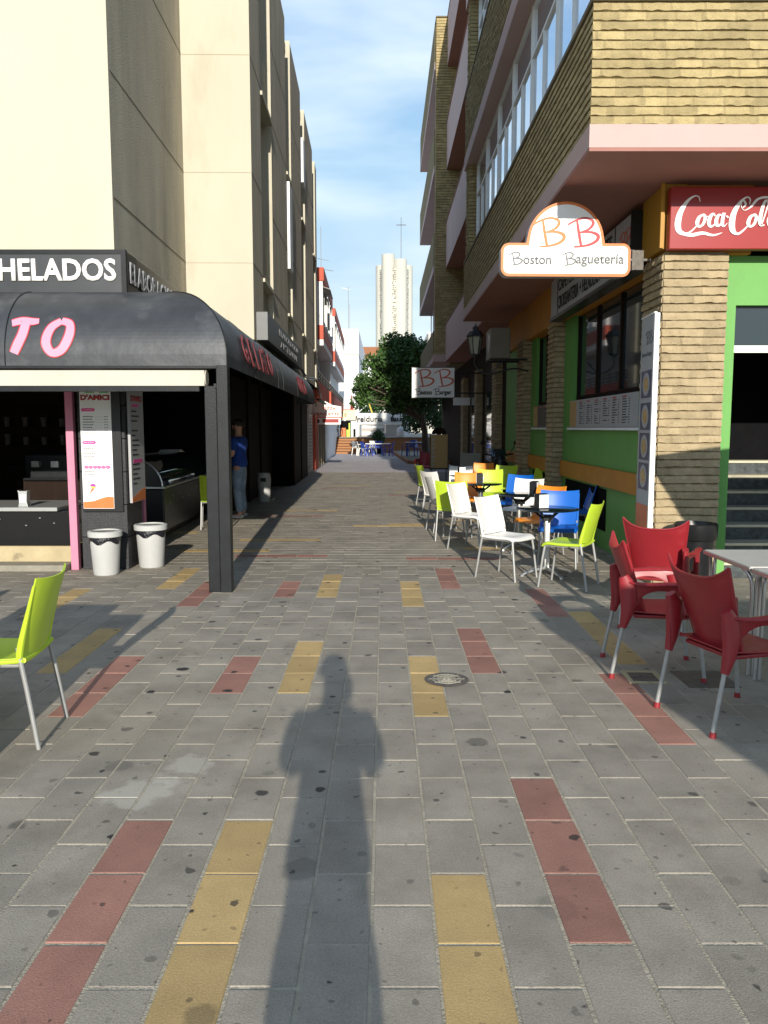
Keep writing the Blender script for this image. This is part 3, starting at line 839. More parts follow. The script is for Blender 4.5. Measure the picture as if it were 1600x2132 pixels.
# gelato display case along the side
gc = thing('gelato_case', 'black gelato display case with curved glass standing inside the side opening', 'display case', (-3.12, 11.2, 0), R(2))
obj('body', MB().box((-.85, 0, .12), (0, 3.2, .74)).box((-.80, .05, 0), (-.1, 3.1, .12)), M['black'], gc, bev=.02)
obj('sill', MB().box((-.86, -.02, .74), (.015, 3.22, .775)), 'chrome', gc, bev=.008)
def g2(u, v):
    t = v * 1.35
    return (-.02 - .55 * (1 - math.cos(t)), .02 + 3.15 * u, .775 + .42 * math.sin(t) / math.sin(1.35))
obj('curved_glass', MB().sheet(g2, 1, 10, .01), 'glass', gc, smooth=True)
endp = [g2(0, k / 8) for k in range(9)] + [(-.8, .02, 1.195), (-.8, .02, .775)]
obj('end_panel', MB().add([Vector(p) + Vector((0, -.012, 0)) for p in endp], [tuple(range(len(endp)))]), 'black', gc)
obj('end_trim', MB().tube([Vector(g2(0, k / 8)) + Vector((0, -.02, 0)) for k in range(9)], .016, 8), 'chrome', gc)
obj('top', MB().box((-.82, 0, 1.195), (-.40, 3.2, 1.22)), 'black', gc)
dd = MB()
for k in range(12):
    dd.lathe([(0, 0), (.014, 0), (.012, .006)], (0, 0, 0), 8)
    for q in range(len(dd.v) - 24, len(dd.v)):
        x, y_, z = dd.v[q]; dd.v[q] = (.004 + z, .3 + k * .22 + y_, .52 + (.09 if k % 2 else 0) + x)
obj('vent_dot', dd, 'tube', gc)
pp = thing('paper_sheet', 'loose white paper lying on top of the black gelato case', 'paper', (-3.4, 11.5, 1.222))
obj('sheet', MB().sheet(lambda u, v: (-.02 + .30 * v, .0 + 1.0 * u, .004 + .05 * math.exp(-((u - .7) * 8) ** 2)), 14, 2, .002), 'paper', pp)

# bins
def make_bin(name, label, loc, s=1.0, group='white litter bins by the ice cream shop'):
    t = thing(name, label, 'bin', loc, 0, group)
    obj('body', MB().lathe([(.125, 0), (.132, .01), (.158, .42), (.15, .42), (.12, .03), (0, .03)], n=28), 'bin', t, smooth=True)
    obj('rim', MB().lathe([(.165, .405), (.176, .41), (.178, .46), (.168, .468), (.148, .47), (.15, .41)], n=28), 'bin', t, smooth=True)
    bm_ = MB(); n = 28; vs = []
    for k in range(n):
        a = 2 * math.pi * k / n
        for (rr, zz) in ((.158, .41), (.166, .395), (.163, .375 + .012 * math.sin(k * 1.7)), (.160, .350 + .022 * math.sin(k * 1.1 + 1) )):
            vs.append((rr * math.cos(a), rr * math.sin(a), zz))
    bm_.add(vs, [(4 * k + j, 4 * ((k + 1) % n) + j, 4 * ((k + 1) % n) + j + 1, 4 * k + j + 1) for k in range(n) for j in range(3)])
    bm_.lathe([(.15, .455), (.12, .40), (.0, .33)], n=20)
    obj('bin_bag', bm_, 'bag', t, smooth=True)
    t.scale = (s, s, s)
    return t
b1 = make_bin('litter_bin', 'white plastic bin with black bag overhanging its rim, in front of the tall menu', (-3.06, 8.62, 0), 1.03)
b2 = make_bin('litter_bin', 'white plastic bin standing right of the black tiled pier nearest the gelato case', (-2.70, 9.1, 0), 1.06)
b3 = thing('litter_bin', 'grey white tapered bin in the shade by the brown doors under the awning', 'bin', (-2.62, 17.3, 0))
obj('body', MB().lathe([(.13, 0), (.15, .5), (.13, .62), (0, .64)], n=16), 'bin', b3, smooth=True)
obj('opening', MB().box((-.06, -.155, .44), (.06, -.13, .52)), 'black', b3)

# things inside the ice cream shop
tubc = [('cream', (.6, .5, .35)), ('berry', (.35, .05, .12)), ('mint', (.2, .5, .3)), ('chocolate', (.12, .05, .02)), ('vanilla', (.6, .45, .15)), ('straw', (.6, .2, .25))]
for k in range(8):
    n_, c_ = tubc[k % 6]
    if 'tub_' + n_ not in M: M['tub_' + n_] = mat('ice_' + n_, c_, .6, .3, 20, .5, 30)
    obj('ice_cream_tub', MB().box((-.62, .15 + k * .37, .78), (-.28, .46 + k * .37, .86)), 'tub_' + n_, gc, bev=.02)
sh_ = thing('cup_shelf', 'dim shelf unit with stacked cups behind the counter at the far left', 'shelf', (-5.6, 12.9, 0))
obj('frame', MB().box((-1, 0, .0), (1.2, .4, 1.0)).box((-1, .35, 1.0), (1.2, .4, 2.3)), 'wood_dark', sh_)
for z in (1.3, 1.6, 1.9): obj('shelf', MB().box((-1, .1, z), (1.2, .35, z + .02)), 'wood_dark', sh_)
rr = random.Random(2)
for k in range(14):
    x = -.9 + (k % 7) * .3; z = 1.32 + .3 * (k // 7)
    obj('cup_stack', MB().lathe([(.04, 0), (.05, .12 + .06 * rr.random()), (.045, .13), (0, .12)], (x, .22, z), 10), 'iron', sh_)
cm_ = thing('coffee_machine', 'steel coffee machine in the dim shop behind the counter', 'coffee machine', (-4.5, 10.6, .0))
obj('stand', MB().box((-.4, -.05, 0), (.5, .5, .9)), 'wood_dark', cm_)
obj('casing', MB().box((-.3, 0, .9), (.3, .4, 1.25)).box((-.3, -.1, .9), (.3, 0, .94)), 'steel_dark', cm_, bev=.02)
obj('group_head', MB().box((-.18, -.08, 1.08), (-.08, 0, 1.16)), 'chrome', cm_); obj('group_head', MB().box((.08, -.08, 1.08), (.18, 0, 1.16)), 'chrome', cm_)

cb_ = thing('facade_cable', 'black cables sagging along the cream building above the end of the awning', 'cable', (-2.05, 20, 3.0))
for dz in (0, .06): obj('cable', MB().tube(catmull([(0.0, -1.5, .28 - dz), (.0, .5, .02 - dz), (-.06, 2.5, .0 - dz), (-.05, 4.5, .1 - dz), (-.12, 6.6, -.05 - dz), (-.2, 8.6, -.3 - dz)], 5), .018, 5), 'black', cb_)
def wobj(name, mb, m, root, **k):
    x, y, z = root.location
    if root.parent: 
        p = root.parent.location; x, y, z = p.x, p.y, p.z
    mb.v = [(a - x, b - y, c - z) for a, b, c in mb.v]
    return obj(name, mb, m, root, **k)
def wtext(name, s, m, root, org, *a, **k):
    x, y, z = root.location
    return text(name, s, m, root, (org[0] - x, org[1] - y, org[2] - z), *a, **k)

# ------------------------------------------------------------------ brick and pink apartment block, right
B = thing('apartment_building', 'pink and ochre brick block with overhanging storeys above the green cafe', 'building', (2.9, 8.1, 0))
XS, YF = 1.78, 7.08
bands = [(3.95, 4.17, 5.19), (7.15, 7.42, 8.68), (10.45, 10.7, 12.0), (13.8, 14.05, 15.5)]
for i, (za, zb, zc) in enumerate(bands):
    wobj('pink_beam', MB().box((XS - .03, YF - .03, za + .03), (9, 17.95, zb)), 'pink', B)
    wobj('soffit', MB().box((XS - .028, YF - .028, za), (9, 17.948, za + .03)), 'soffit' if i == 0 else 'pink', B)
    core = MB().box((XS, YF, zb), (XS + .16, 17.93, zc - .03)).box((XS + .16, YF, zb), (9, YF + .16, zc - .03))
    wobj('parapet_core', core, 'mortar', B)
    mbk = MB()
    courses(mbk, (XS, 17.93, 0), (0, -1, 0), (-1, 0, 0), 17.93 - YF, zb, zc - .03, .076, .06 if i == 0 else .12, .030, seed=i + 1, wob=.45)
    wobj('brick_parapet', mbk, 'brick', B)
    if i == 0:
        mbk = MB()
        courses(mbk, (XS - .02, YF, 0), (1, 0, 0), (0, -1, 0), 4.2, zb, zc - .03, .0755, .022, .026, seed=40, wob=.9, joints=True)
        wobj('brick_parapet', mbk, 'brick', B)
    wobj('coping', MB().box((XS - .035, YF - .035, zc - .03), (XS + .2, 17.95, zc + .012)).box((XS + .2, YF - .035, zc - .03), (9, YF + .2, zc + .012)), 'mortar', B)
    top = bands[i + 1][0] if i + 1 < len(bands) else None
    if top:
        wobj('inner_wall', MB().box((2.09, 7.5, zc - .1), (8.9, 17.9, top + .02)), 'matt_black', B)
        nwin = 6; ya, yb = 8.0, 17.45
        for k in range(nwin):
            y0 = ya + (yb - ya) * k / nwin; y1 = ya + (yb - ya) * (k + 1) / nwin
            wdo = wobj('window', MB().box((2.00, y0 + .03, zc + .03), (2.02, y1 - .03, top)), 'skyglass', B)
            fr = MB().box((1.965, y0, zc + .01), (2.04, y0 + .035, top)).box((1.965, y1 - .035, zc + .01), (2.04, y1, top)).box((1.97, y0 + .035, zc + .012), (2.035, y1 - .035, zc + .06))
            zt = zc + (top - zc) * .66
            fr.box((1.97, y0 + .035, zt), (2.035, y1 - .035, zt + .04)).box((1.97, y0 + .035, top - .05), (2.035, y1 - .035, top - .005))
            fr.box((1.971, (y0 + y1) / 2 - .02, zc + .06), (2.032, (y0 + y1) / 2 + .02, zt))
            o = obj('window_frame', MB(), 'white', wdo)
            fr.v = [(a - 2.9, b - 8.1, c) for a, b, c in fr.v]
            bpy.data.objects.remove(o)
            obj('window_frame', fr, 'white', wdo)
        pc = MB().box((XS + .03, 17.53, zc), (2.25, 17.93, top))
        courses(pc, (XS + .03, 17.53, 0), (1, 0, 0), (0, -1, 0), .42, zc + .012, top, .076, .05, .024, seed=60 + i)
        courses(pc, (XS + .03, 17.93, 0), (0, -1, 0), (-1, 0, 0), .40, zc + .012, top, .076, .05, .024, seed=70 + i)
        wobj('brick_pier', pc, 'brick', B)
# middle section: pink balconies with brick wall behind
wl_ = MB().box((3.2, 17.95, 3.0), (9, 28.6, 15.5))
courses(wl_, (3.2, 28.6, 0), (0, -1, 0), (-1, 0, 0), 10.6, 3.95, 15.5, .078, .6, .03, seed=5)
wobj('brick_wall', wl_, 'brick', B)
for za, zc in ((3.92, 5.2), (7.15, 8.68), (10.5, 12.05), (13.9, 15.5)):
    wobj('balcony', MB().box((2.17, 17.96, za + .02), (2.29, 28.58, zc)).box((2.291, 17.97, za + .02), (3.19, 28.57, za + .16)), 'pink', B)
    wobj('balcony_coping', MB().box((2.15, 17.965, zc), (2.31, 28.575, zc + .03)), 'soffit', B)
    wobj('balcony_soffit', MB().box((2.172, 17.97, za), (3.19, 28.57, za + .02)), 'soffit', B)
# far section with projecting bands and a tall brick pier end
pr_ = MB().box((1.79, 28.62, 4.2), (3.4, 28.9, 15.5))
courses(pr_, (1.79, 28.62, 0), (1, 0, 0), (0, -1, 0), 1.2, 4.2, 15.48, .09, .06, .03, seed=11)
wobj('brick_pier', pr_, 'brick', B)
wobj('pier_cap', MB().box((1.77, 28.58, 15.5), (9, 40, 15.54)), 'mortar', B)
wobj('pink_beam', MB().box((1.75, 28.58, 3.95), (3.4, 28.92, 4.2)), 'pink', B)
wobj('far_wall', MB().box((2.40, 28.9, 3.9), (9, 39.9, 15.45)), 'brick', B)
for za, zb, zc in ((3.95, 4.15, 5.05), (7.1, 7.35, 8.45), (10.5, 10.75, 11.95), (13.95, 14.2, 15.5)):
    wobj('projecting_band', MB().box((1.76, 28.93, zb), (1.9, 40, zc)), 'brick', B)
    wobj('pink_beam', MB().box((1.755, 28.93, za), (2.39, 40.005, zb)), 'pink', B)
    if zc < 13:
        zt = {5.05: 7.1, 8.45: 10.5, 11.95: 13.95}[zc]
        for k in range(6):
            y0 = 29.2 + k * 1.8
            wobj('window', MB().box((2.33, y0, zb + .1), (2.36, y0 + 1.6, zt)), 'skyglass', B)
            wobj('window_frame', MB().box((2.31, y0 + 1.6, zb), (2.395, y0 + 1.79, zt)), 'white', B)
# ---- ground floor
GX = 2.9
gw = MB()
gw.box((GX, 8.55, 0), (GX + .2, 9.0, 3.3)).box((GX, 9.0, 0), (GX + .2, 12.3, 1.57)).box((GX, 12.3, 0), (GX + .2, 13.95, 3.3))
gw.box((GX, 13.95, 0), (GX + .2, 15.3, 1.57)).box((GX, 15.3, 0), (GX + .2, 19, 3.3))
gw.box((3.34, 8.1, 0), (3.52, 8.3, 3.3)).box((3.52, 8.1, 2.82), (5.3, 8.3, 3.3)).box((5.3, 8.1, 0), (9, 8.3, 3.3))
wobj('green_wall', gw, 'green', B)
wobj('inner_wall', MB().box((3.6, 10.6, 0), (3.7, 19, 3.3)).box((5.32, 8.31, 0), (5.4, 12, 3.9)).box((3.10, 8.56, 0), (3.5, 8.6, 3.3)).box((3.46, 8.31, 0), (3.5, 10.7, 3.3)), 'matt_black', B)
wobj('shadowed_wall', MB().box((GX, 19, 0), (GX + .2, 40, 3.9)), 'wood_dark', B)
for y0 in (20.6, 24.5): wobj('shop_window', MB().box((GX - .02, y0, .5), (GX - .005, y0 + 2.2, 2.6)), 'glass', B)
wobj('white_sign', MB().box((GX - .6, 26.5, 2.35), (GX - .05, 26.6, 2.6)), 'sign_white', B)  # plain white sign box without emission
for y0, y1 in ((9.0, 12.3), (13.95, 15.3)):
    w = wobj('window', MB().box((GX + .09, y0, 2.04), (GX + .11, y1, 3.28)), 'glass', B)
    fr = MB()
    for k in range(4 if y1 - y0 > 2 else 3):
        yy0 = y0 + (y1 - y0) * k / (3 if y1 - y0 > 2 else 2)
        fr.box((GX + .06, yy0 - .03, 2.04), (GX + .14, yy0 + .03, 3.28))
    fr.box((GX + .055, y0, 2.03), (GX + .145, y1, 2.08))
    fr.v = [(a - 2.9, b - 8.1, c) for a, b, c in fr.v]
    obj('window_frame', fr, 'wood_dark', w)
    wobj('window_sill', MB().box((GX - .06, y0 - .1, 1.572), (GX + .21, y1 + .1, 1.605)), 'white', B, bev=.004)
for k, y0 in enumerate((8.62, 13.62)):
    wobj('orange_stripe', MB().box((GX - .05, y0, .84), (GX - .002, 12.88 if k == 0 else 18.5, 1.08)), 'orange_wall', B)
wobj('low_dark_panel', MB().box((GX - .012, 10.3, .25), (GX - .001, 12.6, .80)), 'matt_black', B); wobj('low_dark_panel', MB().box((GX - .012, 13.9, .25), (GX - .001, 15.4, .80)), 'matt_black', B)  # flat black panels for the dark recess below the orange stripe
wobj('orange_beam', MB().box((2.78, 8.0, 3.30), (3.6, 18, 3.948)), 'orange_wall', B)
wobj('orange_corner', MB().box((2.72, 7.97, 3.34), (2.94, 8.6, 3.947)).box((2.68, 7.93, 3.34), (2.715, 7.965, 3.947)), mat('yellow_paint', (.40, .20, .015), .5, .06, 4), B)
for i, (y0, y1, x0, x1) in enumerate(((7.95, 8.55, 2.72, 3.34), (12.9, 13.42, 2.72, 2.9), (15.75, 16.5, 2.72, 2.9), (19.6, 20.3, 2.72, 2.9), (23.5, 24.2, 2.72, 2.9), (27.5, 28.4, 2.72, 2.9))):
    cp = MB().box((x0 + .03, y0 + .03, 0), (x1, y1, 3.32 if i else 3.31))
    zt = 3.30
    sgm = .02 if i == 0 else .04 if i == 1 else .09
    courses(cp, (x0 + .02, y0 + .03, 0), (1, 0, 0), (0, -1, 0), x1 - x0 - (.02 if i else -.01), 0.0, zt, .0805, sgm, .038, seed=20 + i)
    courses(cp, (x0 + .03, y1, 0), (0, -1, 0), (-1, 0, 0), y1 - y0 - .02, 0.0, zt, .0805, sgm, .034, seed=30 + i)
    if i == 0: courses(cp, (x1, y0 + .03, 0), (0, 1, 0), (1, 0, 0), .13, 0.0, zt, .0805, .03, .03, seed=50)
    wobj('brick_pillar', cp, 'brick_tan', B)
# door and stairs
wobj('door_transom', MB().box((3.52, 8.16, 2.36), (5.3, 8.22, 2.43)), 'white', B)
wobj('transom_glass', MB().box((3.52, 8.18, 2.43), (5.3, 8.2, 2.82)), 'glass', B)
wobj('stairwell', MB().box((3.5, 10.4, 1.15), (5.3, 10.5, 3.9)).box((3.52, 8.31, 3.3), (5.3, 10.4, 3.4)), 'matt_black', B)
for k in range(7):
    y0 = 8.36 + .275 * k
    s_ = wobj('stair', MB().box((3.51, y0 + .015, 0), (5.3, 10.45, .17 * (k + 1) - .032)), 'marble', B)
    ns_ = MB().box((3.51, y0, .17 * (k + 1) - .03), (5.3, y0 + .29, .17 * (k + 1)))
    ns_.v = [(a - 2.9, b - 8.1, c) for a, b, c in ns_.v]
    obj('nosing', ns_, 'nosing', s_, bev=.004)

# ---- signs on the right
ck = thing('advertising_sign', 'red box sign with white script lettering on the cafe corner above the brick pillar', 'sign', (2.74, 7.84, 3.31))
obj('sign_box', MB().box((0, 0, 0), (3.4, .1, .58)), 'sign_red', ck, bev=.008)
cc = MB()
S = [  # Coca
 [(.36, .86, .010), (.345, .97, .016), (.28, 1.0, .03), (.17, .88, .055), (.07, .62, .085), (.035, .35, .10), (.06, .16, .085), (.14, .09, .05), (.24, .16, .03), (.33, .30, .018)],
 [(.02, .30, .03), (.10, .13, .075), (.25, .075, .085), (.42, .12, .075), (.58, .07, .05), (.72, .13, .008)],
 [(.41, .55, .05), (.36, .50, .055), (.33, .36, .06), (.36, .27, .045), (.42, .33, .045), (.45, .47, .05), (.43, .56, .04), (.41, .55, .04)],
 [(.45, .50, .02), (.50, .52, .015)],
 [(.60, .52, .015), (.57, .58, .045), (.525, .50, .06), (.51, .36, .06), (.54, .27, .045), (.61, .34, .02)],
 [(.70, .54, .03), (.655, .55, .045), (.62, .42, .06), (.64, .29, .05), (.69, .33, .03), (.72, .45, .03)],
 [(.735, .60, .05), (.715, .42, .055), (.725, .29, .04), (.76, .30, .015), (.79, .36, .008)],
 [(.775, .50, .06), (.80, .515, .05)],
 # Cola
 [(1.12, .80, .010), (1.125, .92, .018), (1.07, .97, .03), (.97, .84, .055), (.885, .60, .085), (.86, .34, .10), (.885, .16, .085), (.96, .10, .05), (1.05, .20, .03), (1.14, .36, .015)],
 [(1.02, .72, .012), (1.06, .80, .03), (1.02, .90, .02), (.99, .78, .012), (1.04, .66, .012), (1.14, .74, .03), (1.25, .93, .05), (1.42, .96, .05), (1.56, .82, .03), (1.66, .84, .008)],
 [(1.19, .55, .05), (1.14, .50, .055), (1.11, .36, .06), (1.14, .27, .045), (1.20, .33, .045), (1.23, .47, .05), (1.21, .56, .04), (1.19, .55, .04)],
 [(1.31, .30, .02), (1.36, .55, .02), (1.40, .82, .022), (1.37, .90, .035), (1.325, .76, .05), (1.29, .48, .06), (1.30, .31, .05), (1.36, .31, .02)],
 [(1.50, .54, .03), (1.455, .55, .045), (1.42, .42, .06), (1.44, .29, .05), (1.49, .33, .03), (1.52, .45, .03)],
 [(1.535, .60, .05), (1.515, .42, .055), (1.525, .29, .04), (1.58, .31, .02), (1.64, .42, .008)]]
sc = .625
strokes(cc, [[(x, y, w * .95) for x, y, w in s_] for s_ in S], lambda a, b: (.05 + a * sc, -.002, .10 + b * .39), (0, -1, 0), .006)
obj('script_lettering', cc, 'sign_white', ck)

def letter_B(mb, x, z, s, f, th=.004, w=1.0):
    st1 = [[(.30, .97, .05), (.34, .7, .075), (.40, .35, .085), (.46, .02, .075)],
           [(.0, .78, .05), (.25, .93, .06), (.55, 1.02, .06), (.80, .95, .075), (.84, .80, .09), (.70, .62, .07), (.42, .50, .05)],
           [(.42, .50, .045), (.75, .52, .07), (1.0, .42, .10), (1.0, .24, .10), (.78, .08, .08), (.46, .0, .06), (.22, -.02, .05)]]
    strokes(mb, [[(a, b, c * w) for a, b, c in q] for q in st1], lambda a, b: f(x + a * s * 1.12, z + b * s), None or NR[0], th)
NR = [(0, -1, 0)]
bs = thing('hanging_sign', 'white sign with orange edge and domed top projecting from the corner pillar, reading Boston Bagueteria', 'sign', (1.795, 8.05, 3.29), R(1.5))
bs.scale = (1.056, 1.056, 1.056)
def outline(grow):
    W, h0, h1, rr = .605 + grow, -.185 - grow, .11 + grow, .07 + grow
    pts = []
    def arc(cx, cz, r, a0, a1, n=8):
        for k in range(n + 1):
            a = R(a0 + (a1 - a0) * k / n); pts.append((cx + r * math.cos(a), cz + r * math.sin(a)))
    arc(-W + rr, h0 + rr, rr, 270, 180); arc(-W + rr, h1 - rr, rr, 180, 90)
    pts.append((-.37 - grow, h1))
    arc(-.005, .13, .355 + grow, 172, 8, 22)
    pts.append((.36 + grow, h1))
    arc(W - rr, h1 - rr, rr, 90, 0); arc(W - rr, h0 + rr, rr, 0, -90)
    return pts
obj('sign_box', MB().prism(outline(.0), lambda a, b: (a, .0, b), (0, .13, 0)), M['tube'], bs)
obj('orange_edge', MB().prism(outline(.004), lambda a, b: (a, -.006, b), (0, .008, 0)), 'ink_orange', bs)
obj('face', MB().prism(outline(-.022), lambda a, b: (a, -.009, b), (0, .005, 0)), 'sign_white', bs)
f = lambda a, b: (a, -.0095, b)
lb = MB(); letter_B(lb, -.31, .085, .25, f, w=1.15); obj('letter', lb, 'ink_orange', bs)
lb = MB(); letter_B(lb, .01, .085, .25, f, w=1.15); obj('letter', lb, 'ink_red', bs)
for q in (-.54, -.04):
    lb = MB(); letter_B(lb, q, -.085, .112, f, th=.006, w=1.3); obj('letter', lb, 'ink_grey', bs)
text('lettering', 'oston', 'ink_grey', bs, (-.40, -.0095, -.08), (1, 0, 0), .26, .075, ext=.004, bold=.012)
text('lettering', 'aguetería', 'ink_grey', bs, (.095, -.0095, -.10), (1, 0, 0), .45, .115, ext=.004, bold=.012)
br = MB()
for zz in (-.02,): br.tube([(.59, .06, zz), (.74, .12, zz + .01), (.88, .2, zz + .03)], .012, 6)
obj('bracket', br, 'tube', bs)
br = MB().box((.65, .07, -.11), (.76, .10, .07))
obj('ballast_box', br, 'iron', bs)

b2s = thing('hanging_sign', 'square white sign with red BB over the words Boston Burger, hanging in the shade', 'sign', (1.36, 23.0, 2.47))
b2s.scale = (1.27, 1.27, 1.27)
obj('sign_box', MB().box((-.44, 0, 0), (.52, .14, .665)), 'sign_white', b2s, bev=.006)
obj('frame', MB().box((-.452, -.004, -.012), (.532, .144, .0)).box((-.452, -.004, .665), (.532, .144, .677)), 'black', b2s)
f = lambda a, b: (a, -.004, b)
for q in (-.38, .06):
    lb = MB(); letter_B(lb, q, .25, .37, f, w=1.0); obj('letter', lb, 'ink_brick', b2s)
for q in (-.39, .04):
    lb = MB(); letter_B(lb, q, .06, .14, f, w=1.2); obj('letter', lb, 'ink', b2s)
text('lettering', 'oston', 'ink', b2s, (-.25, -.003, .065), (1, 0, 0), .26, .09, ext=.004, bold=.03)
text('lettering', 'urger', 'ink', b2s, (.19, -.003, .04), (1, 0, 0), .27, .10, ext=.004, bold=.03)
for q in (.55, .1): obj('bracket', MB().tube([(.52, .07, q), (1.2, .07, q)], .015, 6), 'black', b2s)

cs_ = thing('shop_sign', 'long grey-white sign of black capitals over the cafe window under the overhang', 'sign', (2.62, 8.62, 3.3), 0)
obj('sign_box', MB().box((0, .01, 0), (.15, 4.08, .56)), 'paper_dull', cs_, bev=.004)
obj('frame', MB().box((-.02, -.02, -.045), (.16, 4.1, -.001)).box((-.02, -.02, 0), (.16, .008, .58)).box((-.006, 3.60, 0), (-.0, 3.62, .56)).box((-.006, .62, 0), (-.0, .64, .56)), 'black', cs_)
text('lettering', 'CAFETERIA + CROISSANTS', 'ink', cs_, (-.002, 3.55, .33), (0, -1, 0), 2.8, .17, ext=.004, bold=.01)
text('lettering', 'CROISSANTERIA + HELADERIA + PAN', 'ink', cs_, (-.002, 3.55, .07), (0, -1, 0), 2.85, .19, ext=.004, bold=.01)
NR[0] = (-1, 0, 0)
lb = MB(); letter_B(lb, 0, .2, .22, lambda a, b: (-.002, .46 - a, b)); letter_B(lb, .2, .2, .22, lambda a, b: (-.002, .46 - a, b)); obj('letter', lb, 'ink_brick', cs_)
NR[0] = (0, -1, 0)

# menu strips under the windows
for (y0, y1, lab) in ((9.0, 12.3, 'long white menu strip with columns of small print below the nearer cafe window'), (13.95, 15.3, 'dim menu strip below the farther cafe window, behind the second brick pillar')):
    t = thing('menu_board', lab, 'menu board', (2.86, y0, 1.61))
    Lm = y1 - y0
    obj('panel', MB().box((0, 0, 0), (.03, Lm, .40)), 'paper_dull' if y0 < 10 else 'iron', t, bev=.003)
    obj('picture', MB().box((-.003, Lm - .42, .01), (0, Lm - .02, .39)), 'gold_photo', t)
    r = random.Random(int(y0)); pm = MB(); hd = MB()
    for c in range(int((Lm - .5) / .42)):
        yc = Lm - .55 - c * .42
        hd.box((-.003, yc - .22, .355), (0, yc - .06, .372))
        for k in range(10):
            z = .33 - k * .031
            if r.random() < .88:
                L_ = r.uniform(.10, .22); pm.box((-.003, yc - .06 - L_, z), (0, yc - .06, z + .011))
                pm.box((-.003, yc - .345, z), (0, yc - .315, z + .011))
    obj('price_list', pm, 'ink', t); obj('heading', hd, 'ink_red', t)

bn = thing('menu_banner', 'tall narrow menu panel with round dish photos leaning on the corner pillar, white metal edge', 'banner', (2.62, 7.78, .50), R(-4))
obj('panel', MB().box((-.01, 0, 0), (.005, .50, 2.2)), 'paper_dull', bn)
obj('metal_edge', MB().box((-.02, -.03, 0), (.03, 0, 2.2)).box((-.02, 0, 2.2), (.01, .5, 2.215)), 'white', bn, bev=.004)
f = lambda a, b: (-.0125, .25 + a, b)
NR[0] = (-1, 0, 0)
lb = MB(); letter_B(lb, -.0, 1.93, .12, lambda a, b: (-.0105, .32 - a, b), w=.8); letter_B(lb, .12, 1.93, .12, lambda a, b: (-.0105, .32 - a, b), w=.8); obj('letter', lb, 'ink_grey', bn)
NR[0] = (0, -1, 0)
text('lettering', 'Boston Burger', 'ink_grey', bn, (-.0105, .44, 1.80), (0, -1, 0), .38, .055, ext=.003)
for k, z in enumerate((1.40, 1.08, .78, .48)):
    pn = obj('dish_photo', MB().box((-.0125, .06, z), (-.010, .44, z + .27)), 'violet_photo', bn)
    obj('plate', MB().prism([(.13 * math.cos(a), .115 * math.sin(a)) for a in [i * math.pi / 10 for i in range(20)]], lambda a, b: (-.0135, .25 + a, z + .135 + b), (.0015, 0, 0)), 'paper_dull', pn)
    obj('food', MB().prism([(.085 * math.cos(a) + .01 * math.sin(3 * a), .075 * math.sin(a)) for a in [i * math.pi / 8 for i in range(16)]], lambda a, b: (-.0155, .25 + a, z + .135 + b), (.0015, 0, 0)), 'gold_photo', pn)
obj('orange_footer', MB().box((-.0125, .01, .02), (-.0102, .49, .33)), 'ink_orange', bn)

# lantern and air conditioner
ln = thing('wall_lantern', 'old style black lantern with frosted panes under the pink overhang', 'lantern', (1.70, 15.0, 2.95))
obj('glass_panes', MB().lathe([(.075, .02), (.135, .33)], n=6), 'frost', ln)
fr = MB()
for k in range(6):
    a = k * math.pi / 3; fr.tube([(.078 * math.cos(a), .078 * math.sin(a), .0), (.14 * math.cos(a), .14 * math.sin(a), .34)], .010, 5)
fr.lathe([(0, -.05), (.03, -.03), (.085, 0), (.085, .02)], n=6).lathe([(.165, .33), (.17, .35), (.10, .44), (.06, .46), (.05, .52), (.015, .54), (0, .60)], n=6)
obj('frame', fr, 'black', ln)
obj('bracket', MB().tube(catmull([(0, 0, -.04), (.0, 0, -.2), (.25, 0, -.35), (.7, 0, -.25), (1.0, 0, -.3)], 5), .016, 6).tube([(.3, 0, -.33), (.5, .0, -.12), (.4, 0, -.2)], .01, 5), 'black', ln)
ac = thing('air_conditioner', 'cream air conditioning unit hung below the overhang behind the lantern', 'air conditioner', (2.2, 15.6, 2.95))
obj('casing', MB().box((-.13, 0, 0), (.25, .75, .58)), mat('ac_casing', (.20, .18, .14), .6, .1, 5), ac, bev=.015)
obj('fan_grille', MB().lathe([(.0, -.002), (.08, -.002), (.2, -.006), (.21, 0)], n=20).xf(Matrix.Translation((-.135, .3, .29)) @ Matrix.Rotation(R(-90), 4, 'Y')), 'black', ac)
obj('bracket', MB().box((-.13, .1, -.04), (.6, .14, 0)).box((-.13, .6, -.04), (.6, .64, 0)), 'black', ac)

